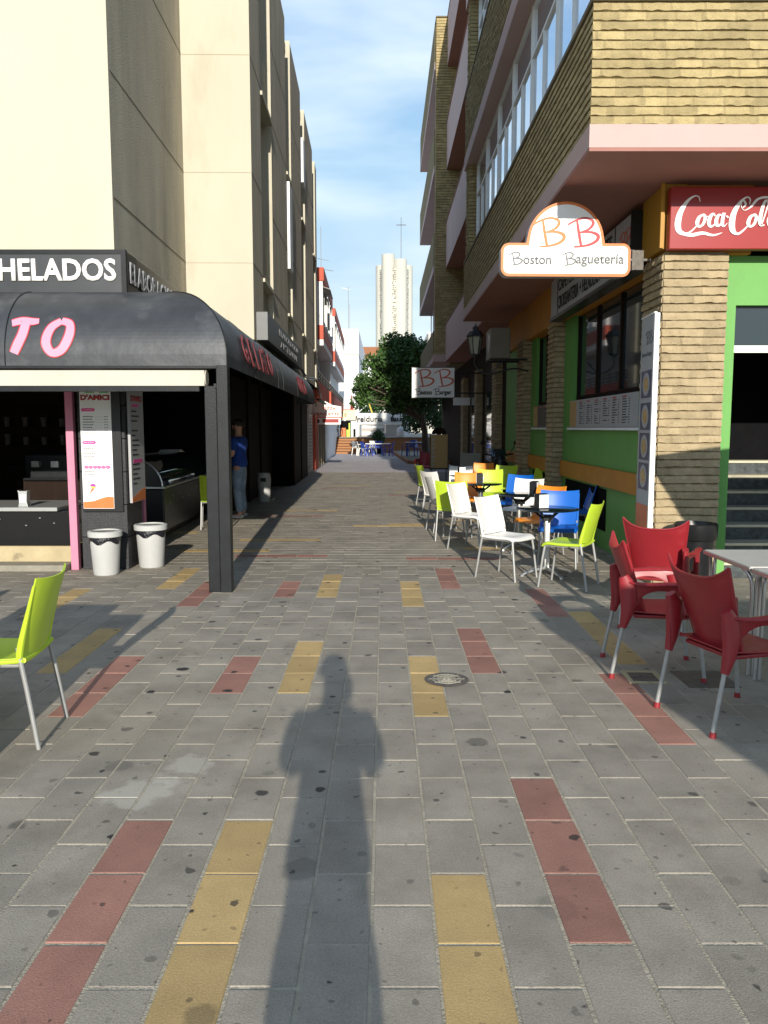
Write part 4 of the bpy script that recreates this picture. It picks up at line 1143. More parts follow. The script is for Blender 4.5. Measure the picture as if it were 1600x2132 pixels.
# ------------------------------------------------------------------ church tower
ch = thing('church_tower', 'tall pale concrete tower of rounded fins with perforated strips and a cross on top', 'tower', (1.5, 120, 0))
Rg, rc = 1.75, .97
tops = {0: 25.3, 1: 26.6, 2: 25.9, 3: 25.3, 4: 25.6, 5: 26.2}
for k, ang in enumerate((180, 240, 300, 0, 60, 120)):
    cx, cy = Rg * math.cos(R(ang)), Rg * math.sin(R(ang))
    n = 20; tp = tops[k]
    pts = [(cx + rc * math.cos(R(ang - 105 + 210 * i / n)), cy + rc * math.sin(R(ang - 105 + 210 * i / n))) for i in range(n + 1)]
    obj('fin', MB().prism(pts, lambda a, b: (a, b, 0), (0, 0, tp)), 'concrete', ch, smooth=True)
    for a2 in (ang + 30,):
        sx, sy = 2.28 * math.cos(R(a2)), 2.28 * math.sin(R(a2))
        px_, py_ = -math.sin(R(a2)), math.cos(R(a2))
        sb = MB()
        sb.obox((sx - px_ * .33, sy - py_ * .33, 0), (px_ * .66, py_ * .66, 0), (-.4 * math.cos(R(a2)), -.4 * math.sin(R(a2)), 0), (0, 0, 24.6))
        obj('perforated_strip', sb, 'concrete', ch)
        ho = MB(); rr_ = random.Random(k)
        ox, oy = .012 * math.cos(R(a2)), .012 * math.sin(R(a2))
        for q in range(82):
            for w in range(3):
                zc = .3 * q + 0.15; a_ = (w - 1) * .19 - .08 + rr_.uniform(-.05, .05)
                if rr_.random() < .72:
                    ho.obox((sx + px_ * a_ + ox, sy + py_ * a_ + oy, zc), (px_ * .15, py_ * .15, 0), (-ox, -oy, 0), (0, 0, rr_.uniform(.12, .24)))
        obj('perforations', ho, 'perf', ch)
obj('cross', MB().box((.93, -2.3, 22.6), (1.00, -2.2, 31.7)).box((.28, -2.3, 30.6), (1.68, -2.2, 30.68)).box((.93, -2.2, 23), (1.03, -1.6, 23.1)), 'steel_dark', ch)
cb = thing('church_building', 'low pale building beside the foot of the church tower', 'building', (7.2, 110, 0))
obj('wall', MB().box((-5, 0, 0), (6, 12, 12.3)).box((-1.2, -1, 0), (6, -.02, 14.2)), 'concrete', cb)
obj('roof_edge', MB().box((-5.1, -.1, 12.3), (-1.25, 12, 12.6)).box((-1.3, -1.1, 14.2), (6, 12, 14.5)), 'wall_white', cb)
wn_ = MB()
for k in range(3): wn_.box((-4.3 + k * 1.2, -.03, 8.5), (-3.7 + k * 1.2, 0, 9.8))
obj('window', wn_, 'glass', cb)

# ------------------------------------------------------------------ white and red terrace of flats, left far
D = thing('apartment_building', 'white block of flats with red balcony bands beyond the cream building', 'building', (-2.25, 30, 0), R(1.04))
obj('wall', MB().box((-6, -2.6, 0), (-.55, 7.2, 7.3)).box((-6, 7.2, 0), (-.42, 25, 7.3)).box((-.55, 7.0, 2.8), (-.1, 7.2, 7.2)), 'wall_white', D)
def bay(y0, y1, zt, ztp):
    obj('bay', MB().box((-.56, y0, 5.40), (-.02, y1, zt)), 'wall_white', D)
    obj('roof_band', MB().box((-.6, y0 - .05, zt), (.03, y1 + .05, ztp)), 'red_wall', D)
    obj('red_band', MB().box((-.57, y0 - .02, 4.88), (.0, y1, 5.40)), 'red_wall', D)
    obj('slab', MB().box((-.56, y0, 4.66), (-.004, y1, 4.88)), 'wall_white', D)
    nb = max(1, int((y1 - y0) / 2.2))
    for k in range(nb):
        a = y0 + .5 + k * 2.2
        w = obj('window', MB().box((-.02, a, 5.6), (-.005, a + 1.2, 6.8)), 'glass', D)
        obj('window_frame', MB().box((-.015, a + 1.2, 5.55), (.04, a + 1.3, 6.85)).box((-.015, a, 6.8), (.03, a + 1.3, 6.86)), 'white', w)
bay(0, 7, 7.0, 7.48)
bay(10, 24.5, 7.1, 7.48)
rb = MB().box((-.5, -2.5, 2.62), (-.06, 24.5, 3.22))
obj('red_balcony', rb, 'red_wall', D)
obj('red_balcony', MB().box((-.55, 5.2, 2.62), (.02, 8, 3.20)), 'red_wall', D)
rl = MB()
for z in (3.30, 3.42, 3.54):
    rl.box((-.10, -2.5, z), (-.06, 24.5, z + .03))
    rl.box((-.5, -2.52, z), (-.06, -2.49, z + .03))
for k in range(28): rl.box((-.10, -2.5 + k, 3.22), (-.06, -2.44 + k, 3.6))
obj('railing', rl, 'black', D)
obj('awning_flap', MB().sheet(lambda u, v: (-.5 + .75 * u, .3 + 2.2 * v, 7.0 - .25 * u), 4, 2, .02), 'canopy_w', D)
sh = obj('shop_front', MB().box((-.6, -2.55, 0), (-.42, -.3, 2.3)), 'wall_white', D)
sl_ = MB()
for k in range(16): sl_.box((-.42, -2.3, .2 + k * .12), (-.405, -1.5, .29 + k * .12)); sl_.box((-.42, -1.3, .2 + k * .12), (-.405, -.5, .29 + k * .12))
obj('slats', sl_, 'paper_dull', D)
rbk = MB().box((-.6, .2, 0), (-.36, 1.9, 2.1))
for k in range(26): rbk.box((-.37, .2, .04 + k * .078), (-.345, 1.9, .095 + k * .078), random.random())
obj('brick_shop_front', rbk, 'red_wall', D)
obj('dark_doorway', MB().box((-.6, 2.2, 0), (-.40, 8, 2.1)), 'wood_dark', D)
dr = MB()
for k in range(4): dr.box((-.40, 2.6 + k * 1.5, 0), (-.36, 2.75 + k * 1.5, 2.1))
obj('door_jamb', dr, 'tan_curtain', D)
sp = thing('shop_sign', 'white arched sign board with red lettering reading PIZZA BAGUETTE over the far left shops', 'sign', (-2.55, 31.6, 0))
obj('board', MB().prism([(-.35, 2.04), (.86, 2.04), (.86, 2.44), (.5, 2.5), (.1, 2.72), (-.1, 2.75), (-.35, 2.6)], lambda a, b: (a, 0, b), (0, .1, 0)), 'sign_white', sp)
text('lettering', 'PIZZA', 'ink_brick', sp, (.15, -.002, 2.30), (1, 0, 0), .5, .12, ext=.004, bold=.03)
text('lettering', 'BAGUETTE', 'ink_brick', sp, (-.12, -.002, 2.09), (1, 0, 0), .9, .12, ext=.004, bold=.03)
sp2 = thing('shop_sign', 'small white sign with a red label hanging below the arched pizza board', 'sign', (-2.55, 31.5, 0))
obj('board', MB().box((-.28, 0, 1.74), (.84, .08, 2.0)), 'sign_white', sp2)
obj('label', MB().box((.12, -.01, 1.81), (.76, 0, 1.95)), 'sign_red', sp2)
obj('emblem', MB().prism([(-.06 + .07 * math.cos(a), 1.87 + .09 * math.sin(a)) for a in [i * math.pi / 6 for i in range(12)]], lambda a, b: (a, -.01, b), (0, .008, 0)), 'ink', sp2)
obj('rail', MB().box((-.6, -.02, 2.0), (.9, .06, 2.035)), 'ink_brick', sp2)
# fascia under the cream building's far end
fc = thing('folded_awning', 'folded dark green awning with wavy edge above the far left shops', 'awning', (-2.7, 28.2, 0))
obj('canvas', MB().sheet(lambda u, v: (-.2 + .7 * u, 0 + 2.6 * v, 2.75 - .25 * u * u + .03 * math.sin(v * 20)), 6, 20, .02), mat('dark_green_canvas', (.01, .05, .03), .8, .2, 5), fc)
obj('arm', MB().tube([(-.2, .1, 2.5), (.3, .05, 2.5), (.3, .05, 2.35)], .02, 6), 'black', fc)

# white block further on
W = thing('apartment_building', 'plain white block closing the left side of the street in front of the sky', 'building', (-2.6, 64, 0))
obj('wall', MB().box((-1.0, 0, 0), (.58, 22, 9.4)).box((.58, 14, 0), (.9, 22, 8.0)), 'wall_white', W)
obj('ledge', MB().box((-1.02, -.04, 7.35), (.61, 22, 7.45)).box((-1.02, -.04, 5.9), (.60, 0, 5.94)).box((-1.02, -.04, 4.6), (.60, 0, 4.64)), 'shutter', W)
am = MB()
for (z0, z1) in ((9.4, 13.2),): am.tube([(-.35, 3, z0), (-.35, 3, z1)], .03, 5).tube([(-.9, 3, z1 - .1), (-.2, 3, z1 - .25)], .02, 5).tube([(-.25, 3, z0), (-.25, 3, z0 + 2.4)], .02, 5)
an = thing('antenna', 'thin television antenna on the roof of the plain white block', 'antenna', (0, 0, 0))
am.v = [(a - 2.6, b + 64, c) for a, b, c in am.v]; obj('mast', am, 'tube', an)
an2 = thing('antenna', 'television antenna on the white and red flats, just right of the cream facade', 'antenna', (-2.35, 31, 7.45))
obj('mast', MB().tube([(-.05, 0, 0), (-.05, 0, 1.75)], .012, 5).tube([(-.35, .3, .28), (.42, 0, .1)], .012, 5).tube([(-.2, .3, .62), (.25, 0, .48)], .01, 5), 'tube', an2)

# tiled roof house
th = thing('house', 'low house with orange tiled roof beyond the tree', 'house', (-2, 92, 0))
obj('wall', MB().box((-1.2, 0, 0), (3.6, 8, 9.5)), 'wall_white', th)
obj('roof', MB().prism([(-.2, 9.4), (8.2, 9.4), (4, 11.2)], lambda a, b: (-1.4, a, b), (5.2, 0, 0)), 'terracotta', th)
rt = MB()
for k in range(22): rt.tube([(-1.3 + k * .235, -.28, 9.42), (-1.3 + k * .235, 3.9, 11.2)], .05, 5)
obj('tile_ridges', rt, 'terracotta', th)
obj('ridge_antenna', MB().box((1.55, 3.9, 11), (1.65, 4, 12)), 'tube', th)

# ------------------------------------------------------------------ terrace with steps, kiosk, bike
te = thing('raised_terrace', 'brick faced raised terrace with broad orange brick steps at the end of the street', 'terrace', (0, 50, 0))
obj('retaining_wall', MB().box((-5, 1.5, 0), (5, 12, .95)), 'brickstep', te)
obj('coping', MB().box((-5, 1.42, .95), (5, 60, 1.0)), 'kerb', te)
stp_ = MB()
for k in range(6): stp_.box((-3.2, -.9 + .4 * k, 0), (-1.62, 1.49, .158 * (k + 1)))
obj('steps', stp_, 'brickstep', te)
nb_ = MB()
for k in range(6): nb_.box((-3.2, -.91 + .4 * k, .158 * (k + 1) - .03), (-1.62, -.9 + .4 * k, .158 * (k + 1)))
obj('step_edges', nb_, 'wood_dark', te)
obj('side_wall', MB().box((-3.5, -1.2, 0), (-3.21, 1.49, .95)), 'matt_black', te)
ki = thing('fried_fish_kiosk', 'white kiosk with curved fascia reading freiduria faus and pale shutters on the terrace', 'kiosk', (-.3, 56, .98))
obj('fascia', MB().sheet(lambda u, v: (-2.4 + 4.6 * u, .5 * (2 * u - 1) ** 2, .86 + .80 * v), 12, 2, .06), 'canopy_w', ki, smooth=True)
text('lettering', 'freiduria', 'ink', ki, (-1.75, -.06, 1.06), (1, 0, 0), 1.95, .40, ext=.01, bold=.01)
text('lettering', 'faus', 'ink', ki, (.75, -.06, 1.06), (1, 0, 0), 1.0, .40, ext=.01, bold=.05)
obj('shutter', MB().box((-1.3, .3, 0), (.35, .36, .86)).box((.42, .3, 0), (1.65, .36, .86)), 'shutter', ki)
obj('white_panel', MB().box((-1.25, .26, .60), (.3, .3, .80)).box((-1.25, .26, .12), (.3, .3, .35)), 'white', ki)
obj('side_panel', MB().box((1.7, .1, 0), (2.2, .5, .86)).box((-2.4, .3, 0), (-1.5, .4, .86)), 'white', ki)
kp = MB()
for x in (-1.42, .385, 1.67): kp.tube([(x, .24, 0), (x, .24, .9)], .03, 6)
obj('post', kp, 'tube', ki)
k2 = thing('snack_shop', 'cream fronted snack shop with dark opening on the terrace left of the kiosk', 'shop', (-2.35, 54, .98))
obj('sign_panel', MB().box((-.6, 0, 1.15), (.42, .2, 1.82)), 'cream_sign', k2)
obj('red_trim', MB().box((-.62, -.02, 1.82), (.46, .2, 1.88)), 'ink_brick', k2)
obj('emblem', MB().prism([(-.26 + .1 * math.cos(a), 1.5 + .16 * math.sin(a)) for a in [i * math.pi / 6 for i in range(12)]], lambda a, b: (a, -.012, b), (0, .01, 0)), 'tan_curtain', k2)
obj('dark_opening', MB().box((-.65, .3, 0), (.1, .4, 1.1)), 'matt_black', k2)
obj('white_wall', MB().box((.1, .2, 0), (.48, .4, 1.1)), 'white', k2)
obj('counter', MB().box((-.6, .1, 0), (-.25, .3, .62)), 'ink_orange', k2)
obj('display', MB().box((-.2, .1, 0), (.05, .3, .5)).box((-.05, .12, .5), (.05, .25, .95)), 'lime_pl', k2)
obj('dark_bin', MB().box((.27, .05, .05), (.42, .18, .55)), 'matt_black', k2)
rp = thing('red_pole', 'short red tapered pole standing above the snack shop roof', 'pole', (-2.2, 54.5, 2.85))
obj('pole', MB().lathe([(.11, 0), (.09, .3), (.04, .9), (.02, 1.0)], n=8), 'sign_red', rp)
bk_ = thing('bicycle', 'dark bicycle parked on the terrace edge beside the steps, seen side on', 'bicycle', (-3.0, 51.6, 1.0))
def wheel(cx): 
    m = MB(); m.tube([(cx + .33 * math.cos(a), 0, .34 + .33 * math.sin(a)) for a in [i * math.pi / 12 for i in range(25)]], .022, 5, cap=False)
    for i in range(8): m.tube([(cx, 0, .34), (cx + .32 * math.cos(i * math.pi / 4), 0, .34 + .32 * math.sin(i * math.pi / 4))], .004, 3)
    return m
obj('wheel', wheel(0), 'black', bk_); obj('wheel', wheel(-1.0), 'black', bk_)
obj('frame', MB().tube([(0, 0, .34), (-.12, 0, .85)], .02, 5).tube([(-.12, 0, .72), (-.62, 0, .40), (-.72, 0, .82), (-.14, 0, .78)], .02, 5).tube([(-1.0, 0, .34), (-.62, 0, .4)], .015, 5).tube([(-1, 0, .34), (-.72, 0, .8)], .015, 5), 'black', bk_)
obj('handlebar', MB().tube([(-.1, -.22, .98), (-.12, 0, .92), (-.1, .22, .98)], .015, 5), 'black', bk_)
obj('saddle', MB().lathe([(.0, 0), (.07, .02), (.0, .06)], (-.74, 0, .9), 8, sx=1.7), 'black', bk_)
wc = thing('bay_window_shop', 'small white shop front with window behind the bicycle', 'shop', (-3.3, 53, .98))
obj('wall', MB().box((-1.6, 0, 0), (.3, .2, 1.3)), 'tube', wc)
obj('window', MB().box((-.9, -.02, .5), (.1, 0, 1.1)), 'glass', wc)

# hedge/tree row behind the kiosk and the big street tree
def crown(mb, c, rad, n, size, seed, squash=1.0):
    r = random.Random(seed)
    for _ in range(n):
        while True:
            p = Vector((r.uniform(-1, 1), r.uniform(-1, 1), r.uniform(-1, 1)))
            if p.length < 1 and p.length > .35 * r.random(): break
        q = Vector(c) + Vector((p.x * rad[0], p.y * rad[1], p.z * rad[2]))
        a = Vector((r.uniform(-1, 1), r.uniform(-1, 1), r.uniform(-1, 1))).normalized()
        b = a.cross(Vector((r.uniform(-1, 1), r.uniform(-1, 1), r.uniform(-1, 1)))).normalized()
        s = size * r.uniform(.6, 1.3)
        mb.add([q - a * s * .5, q + b * s * .3, q + a * s * .5, q - b * s * .3], [(0, 1, 2, 3)], r.random())
def tree(name, label, base, blobs, trunk, n, size, m, seed, group=None):
    t = thing(name, label, 'tree', base, 0, group)
    tk = MB()
    tk.tube([(0, 0, 0), (trunk[2] * .3, 0, trunk[1] * .5), (trunk[2], 0, trunk[1])], [trunk[0], trunk[0] * .75, trunk[0] * .55], 10)
    for c, rd in blobs:
        if c[2] > trunk[1] * .8: tk.tube([(trunk[2] * .8, 0, trunk[1] * .75), ((trunk[2] + c[0]) / 2, c[1] / 2, (trunk[1] + c[2]) / 2), c], [trunk[0] * .4, trunk[0] * .25, trunk[0] * .08], 6)
    obj('trunk', tk, 'bark', t, smooth=True)
    cr_ = MB(); tot = sum(b[1][0] * b[1][1] * b[1][2] for b in blobs)
    for i, (c, rd) in enumerate(blobs): crown(cr_, c, rd, int(n * (rd[0] * rd[1] * rd[2]) / tot) + 60, size, seed + i)
    obj('crown', cr_, m, t)
    return t
r = random.Random(12); blobs = []
for k in range(64):
    a = r.uniform(0, 6.28); h = r.uniform(-1, 1); rr = math.sqrt(max(0, 1 - h * h)) * r.uniform(.45, 1)
    s = r.uniform(.42, .75)
    blobs.append(((-1.30 + 1.5 * rr * math.cos(a), 2.0 * rr * math.sin(a), 4.2 + 1.6 * h), (s, s, s * .8)))
for k in range(12): blobs.append(((-3.1 + r.uniform(-.35, .6), r.uniform(-1, 1), 3.1 + r.uniform(-.4, .9)), (.45, .5, .38)))
blobs += [((-.9, 0, 5.85), (.45, .5, .4)), ((-.35, 0, 5.6), (.4, .4, .4)), ((-1.8, 0, 5.5), (.4, .4, .4)), ((-.1, -.5, 2.7), (.8, .8, .6)), ((-.8, -.5, 2.9), (.6, .6, .4)), ((.1, 0, 3.3), (.7, .7, .7)), ((.3, 0, 4.4), (.5, .6, .5))]
tree('street_tree', 'dense dark green tree growing from the paved bed right of the blue tables', (2.15, 40.5, .15), blobs, (.20, 2.4, -.25), 22000, .17, 'leaf', 100)
r = random.Random(5)
tree('street_tree', 'second broad dark tree filling the gap by the right-hand wall beyond the planted bed', (3.4, 50, .15), [((r.uniform(-1.7, 1.4), r.uniform(-1, 1), r.uniform(1.6, 4.4)), (.75, .8, .6)) for _ in range(26)], (.16, 2.2, .1), 9000, .2, 'leaf2', 700)
for k, (x, h, w) in enumerate(((-1.2, 3.0, 1.2), (.7, 3.2, 1.3))):
    tree('garden_tree', ['low dark tree behind the left half of the kiosk fascia', 'low dark tree behind the right half of the kiosk fascia'][k], (x, 66, .9), [((0, 0, h - .6), (w, 1, .9)), ((.5, 0, h - .3), (w * .6, 1, .6)), ((-.5, 0, h - .1), (w * .5, .8, .6))], (.12, 2.0, 0), 2200, .2, 'leaf2', 300 + 9 * k)
pb = thing('planting_bed', 'paved tree bed edged with a low reddish kerb around the street tree', 'planter', (0, 0, 0))
kerbp = [(1.05, 35.6), (.45, 52), (.45, 55), (3.2, 55), (3.2, 35.0), (1.25, 35.2)]
obj('kerb', MB().prism(kerbp, lambda a, b: (a, b, 0), (0, 0, .14)), 'brickstep', pb)
obj('bed_surface', MB().prism([(a + (.15 if a < 2 else 0), b + (.3 if b < 40 else -.1)) for a, b in kerbp], lambda a, b: (a, b, .14), (0, 0, .006)), 'kerb', pb)
ps = thing('potted_shrub', 'round dark shrub standing in front of the terrace wall below the kiosk', 'plant', (-.35, 49.2, 0))
obj('pot', MB().lathe([(.22, 0), (.3, .45), (.27, .45), (0, .4)], n=12), 'matt_black', ps)
cr_ = MB(); crown(cr_, (0, 0, .95), (.42, .42, .5), 900, .12, 77); crown(cr_, (0, 0, 1.2), (.2, .2, .35), 250, .12, 78); obj('foliage', cr_, 'leaf2', ps)
fg = thing('folding_sunshade', 'white sunshade frame with yellow strap standing on the terrace beside the trees', 'sunshade', (-1.6, 58, .98))
obj('frame', MB().tube([(-.3, 0, 0), (-.3, 0, 2.4)], .03, 5).tube([(-.3, 0, 1.7), (.5, 0, 2.4)], .03, 5), 'white', fg)
obj('strap', MB().tube([(.5, 0, 2.4), (.75, 0, 1.7)], .05, 5), mat('yellow_strap', (.7, .5, .1), .7), fg)
# ------------------------------------------------------------------ plastic cafe chair with four metal legs (faces +Y)
def seat_fn(u, v):
    x = (u - .5) * 2
    hw = .205 + .012 * v
    y = -.215 + .43 * v
    z = .452 - .018 * math.sin(math.pi * min(1, v * 1.15)) * (1 - .6 * x * x) + .010 * abs(x) ** 3
    if v > .8: z -= .030 * ((v - .8) / .2) ** 2
    yy = y - (.025 * abs(x) ** 4 if v > .5 else 0) * (v - .5) * 2
    return (x * hw * (1 - .10 * max(0, v - .85) / .15 * abs(x) ** 2), yy, z)
def back_fn(u, v):
    x = (u - .5) * 2
    hw = .207 + .018 * v
    z = .475 + .375 * v + .018 * v * abs(x) ** 2.2 - .016 * (1 - v) * (1 - x * x)
    y = -.225 - .115 * v ** 1.4 - .010 * math.sin(v * math.pi) + .040 * x * x * (0.7 + .3 * v)
    return (x * hw, y, z)
def make_chair(pl, label, group):
    t = thing('cafe_chair', label, 'chair', (0, 0, 0), 0, group)
    sm = MB().sheet(seat_fn, 16, 16, .016)
    def skirt(u, v):   # downturned side rim
        return None
    obj('seat', sm, pl, t, smooth=True)
    rim = MB()
    for sx in (0, 1):
        rim.tube([(seat_fn(sx, k / 10)[0], seat_fn(sx, k / 10)[1], seat_fn(sx, k / 10)[2] - .011) for k in range(11)], .015, 8, ell=(1, .8))
    rim.tube([(seat_fn(k / 10, 0)[0], seat_fn(k / 10, 0)[1], seat_fn(k / 10, 0)[2] - .010) for k in range(11)], .014, 8)
    obj('seat_rim', rim, pl, t, smooth=True)
    bm_ = MB().sheet(back_fn, 16, 14, .013)
    obj('backrest', bm_, pl, t, smooth=True)
    for sx in (0, 1):
        obj('backrest_side', MB().tube([(back_fn(sx, 0)[0], back_fn(sx, 0)[1] + .004, .452)] + [back_fn(sx, k / 10) for k in range(10)], [.012, .017, .017, .016, .0145, .013, .0115, .010, .009, .008, .007], 8), pl, t, smooth=True)
    for s in (-1, 1):
        obj('leg', MB().tube([(s * .222, -.275, 0), (s * .212, -.228, .30), (s * .207, -.200, .46), (s * .206, -.192, .52)], [.0115, .0125, .013, .013], 10), 'tube', t, smooth=True)
        obj('leg', MB().tube([(s * .212, .222, 0), (s * .200, .185, .30), (s * .188, .165, .44)], [.0115, .0125, .013], 10), 'tube', t, smooth=True)
    obj('under_frame', MB().tube([(-.19, .165, .425), (.19, .165, .425)], .009, 6).tube([(-.2, -.2, .425), (.2, -.2, .425)], .009, 6).tube([(-.19, .165, .425), (-.2, -.2, .425)], .009, 6).tube([(.19, .165, .425), (.2, -.2, .425)], .009, 6), 'tube', t)
    return t
GC = 'coloured plastic chairs round the dark cafe tables'
protos = {}
def place_chair(col, x, y, facing, label, group=GC):
    rz = math.atan2(facing[1], facing[0]) - math.pi / 2
    if col not in protos:
        protos[col] = make_chair(col + '_pl', label, group); t = protos[col]
        t.location = (x, y, 0); t.rotation_euler = (0, 0, rz)
        return t
    return dup(protos[col], (x, y, 0), rz, label, group)
place_chair('white', 1.34, 8.42, (.74, -.67), 'white plastic chair nearest the camera, seat turned towards the front dark table')
place_chair('lime', 1.86, 7.98, (-.86, .50), 'lime chair at the front dark table with its back to the red chairs')
place_chair('blue', 2.02, 9.12, (-.25, -.97), 'bright blue chair right behind the front dark table')
place_chair('orange', 1.93, 9.95, (-.75, -.66), 'orange chair between the first and second dark tables, close to the blue chair')
place_chair('blue', 2.60, 10.9, (-1, .1), 'blue chair pushed against the green wall under the orange stripe')
place_chair('white', 1.97, 11.35, (-.55, -.83), 'white chair on the wall side of the second dark table')
place_chair('white', 1.20, 10.45, (.78, -.62), 'white chair just behind the nearest white chair on the street side')
place_chair('blue', 2.0, 12.35, (-.6, -.8), 'blue chair behind the white chair on the wall side')
place_chair('lime', 1.02, 11.35, (.28, .96), 'lime chair on the street side with its back square to the camera')
place_chair('white', .98, 12.3, (.97, .2), 'white chair half hidden behind the street side lime chair')
place_chair('orange', 1.38, 12.95, (-.1, -1), 'orange chair on the street side behind the lime and white chairs')
place_chair('white', 1.0, 13.75, (.8, .6), 'white chair with folded shade on its back, street side of the third table')
place_chair('white', 1.45, 15.2, (-.2, -1), 'white chair in shade at the far end of the tables')
place_chair('lime', .98, 16.0, (.95, .3), 'lime chair farthest up the street in the shade at the row end')
place_chair('lime', 1.86, 13.9, (-.15, -.99), 'lime chair facing the camera on the wall side of the third table')
place_chair('orange', 2.05, 16.6, (-.3, -1), 'orange chair in shade in front of the scooter')
place_chair('lime', 2.30, 15.5, (-.5, -.9), 'lime chair half hidden behind the lime chair that faces the camera')
place_chair('lime', 2.62, 14.3, (-.9, -.4), 'small looking lime chair against the brick pillar')
LG = 'lime chairs of the ice cream shop'
place_chair('lime', -2.02, 4.02, (-1, -.08), 'lime chair alone at the left edge of the picture, nearest the camera', LG)
place_chair('lime', -2.72, 12.7, (-.2, 1), 'lime chair mostly hidden behind the dark awning post', LG)
place_chair('lime', -3.35, 4.7, (.9, -.3), 'lime chair beside the low table beyond the left edge', LG)

# dark round cafe tables
def make_table(label):
    t = thing('cafe_table', label, 'table', (0, 0, 0), 0, 'dark round cafe tables')
    obj('tabletop', MB().lathe([(.0, .712), (.31, .712), (.335, .718), (.338, .728), (.33, .733), (0, .733)], n=40), 'tabledark', t, smooth=True)
    obj('column', MB().box((-.033, -.033, .06), (.033, .033, .60)), 'chrome', t, bev=.012)
    hd = MB()
    for k in range(4):
        a = k * math.pi / 2 + .4; c, s = math.cos(a), math.sin(a)
        hd.tube([(c * .02, s * .02, .57), (c * .05, s * .05, .62), (c * .16, s * .16, .70)], .014, 6)
    hd.box((-.05, -.05, .60), (.05, .05, .66))
    obj('top_bracket', hd, 'steel_dark', t)
    bs_ = MB()
    for k in range(4):
        a = k * math.pi / 2 + .35; c, s = math.cos(a), math.sin(a)
        bs_.tube([(c * .02, s * .02, .075), (c * .15, s * .15, .06), (c * .30, s * .30, .018)], [.032, .026, .018], 8, ell=(1, .7))
        bs_.lathe([(.0, 0), (.022, 0), (.02, .02), (0, .022)], (c * .3, s * .3, 0), 8)
    obj('base', bs_, 'alu', t, smooth=True)
    return t
tb = make_table('dark round table nearest the camera, between the white and lime chairs'); tb.location = (1.78, 8.58, 0)
dup(tb, (1.80, 10.45, 0), .3, 'second dark round table from the camera')
dup(tb, (1.52, 12.45, 0), .6, 'third dark round table from the camera')
dup(tb, (1.55, 14.6, 0), .1, 'farthest dark round table, at the back of the coloured chairs')
def make_disp(label):
    t = thing('napkin_dispenser', label, 'napkin dispenser', (0, 0, 0), 0, 'napkin dispensers on the cafe tables')
    obj('case', MB().prism([(-.05, 0), (.05, 0), (.05, .15), (.035, .165), (-.035, .165), (-.05, .15)], lambda a, b: (.06, a, b), (-.12, 0, 0)), 'steel_dark', t, bev=.004)
    obj('face_plate', MB().box((-.058, -.056, .012), (.058, -.050, .155)).box((-.058, .050, .012), (.058, .056, .155)), 'white', t, bev=.003)
    obj('napkins', MB().box((-.03, -.062, .05), (.03, -.056, .12)), 'paper', t)
    return t
dp = make_disp('white fronted napkin dispenser on the nearest dark table'); dp.location = (1.70, 8.52, .733); dp.rotation_euler = (0, 0, .35)
dup(dp, (2.0, 10.52, .733), 1.1, 'napkin dispenser seen edge-on at the right of the second dark table')
dup(dp, (1.50, 12.4, .733), 1.45, 'grey looking napkin dispenser on the third dark table')
dup(dp, (1.42, 14.5, .733), .2, 'napkin dispenser on the farthest dark table')

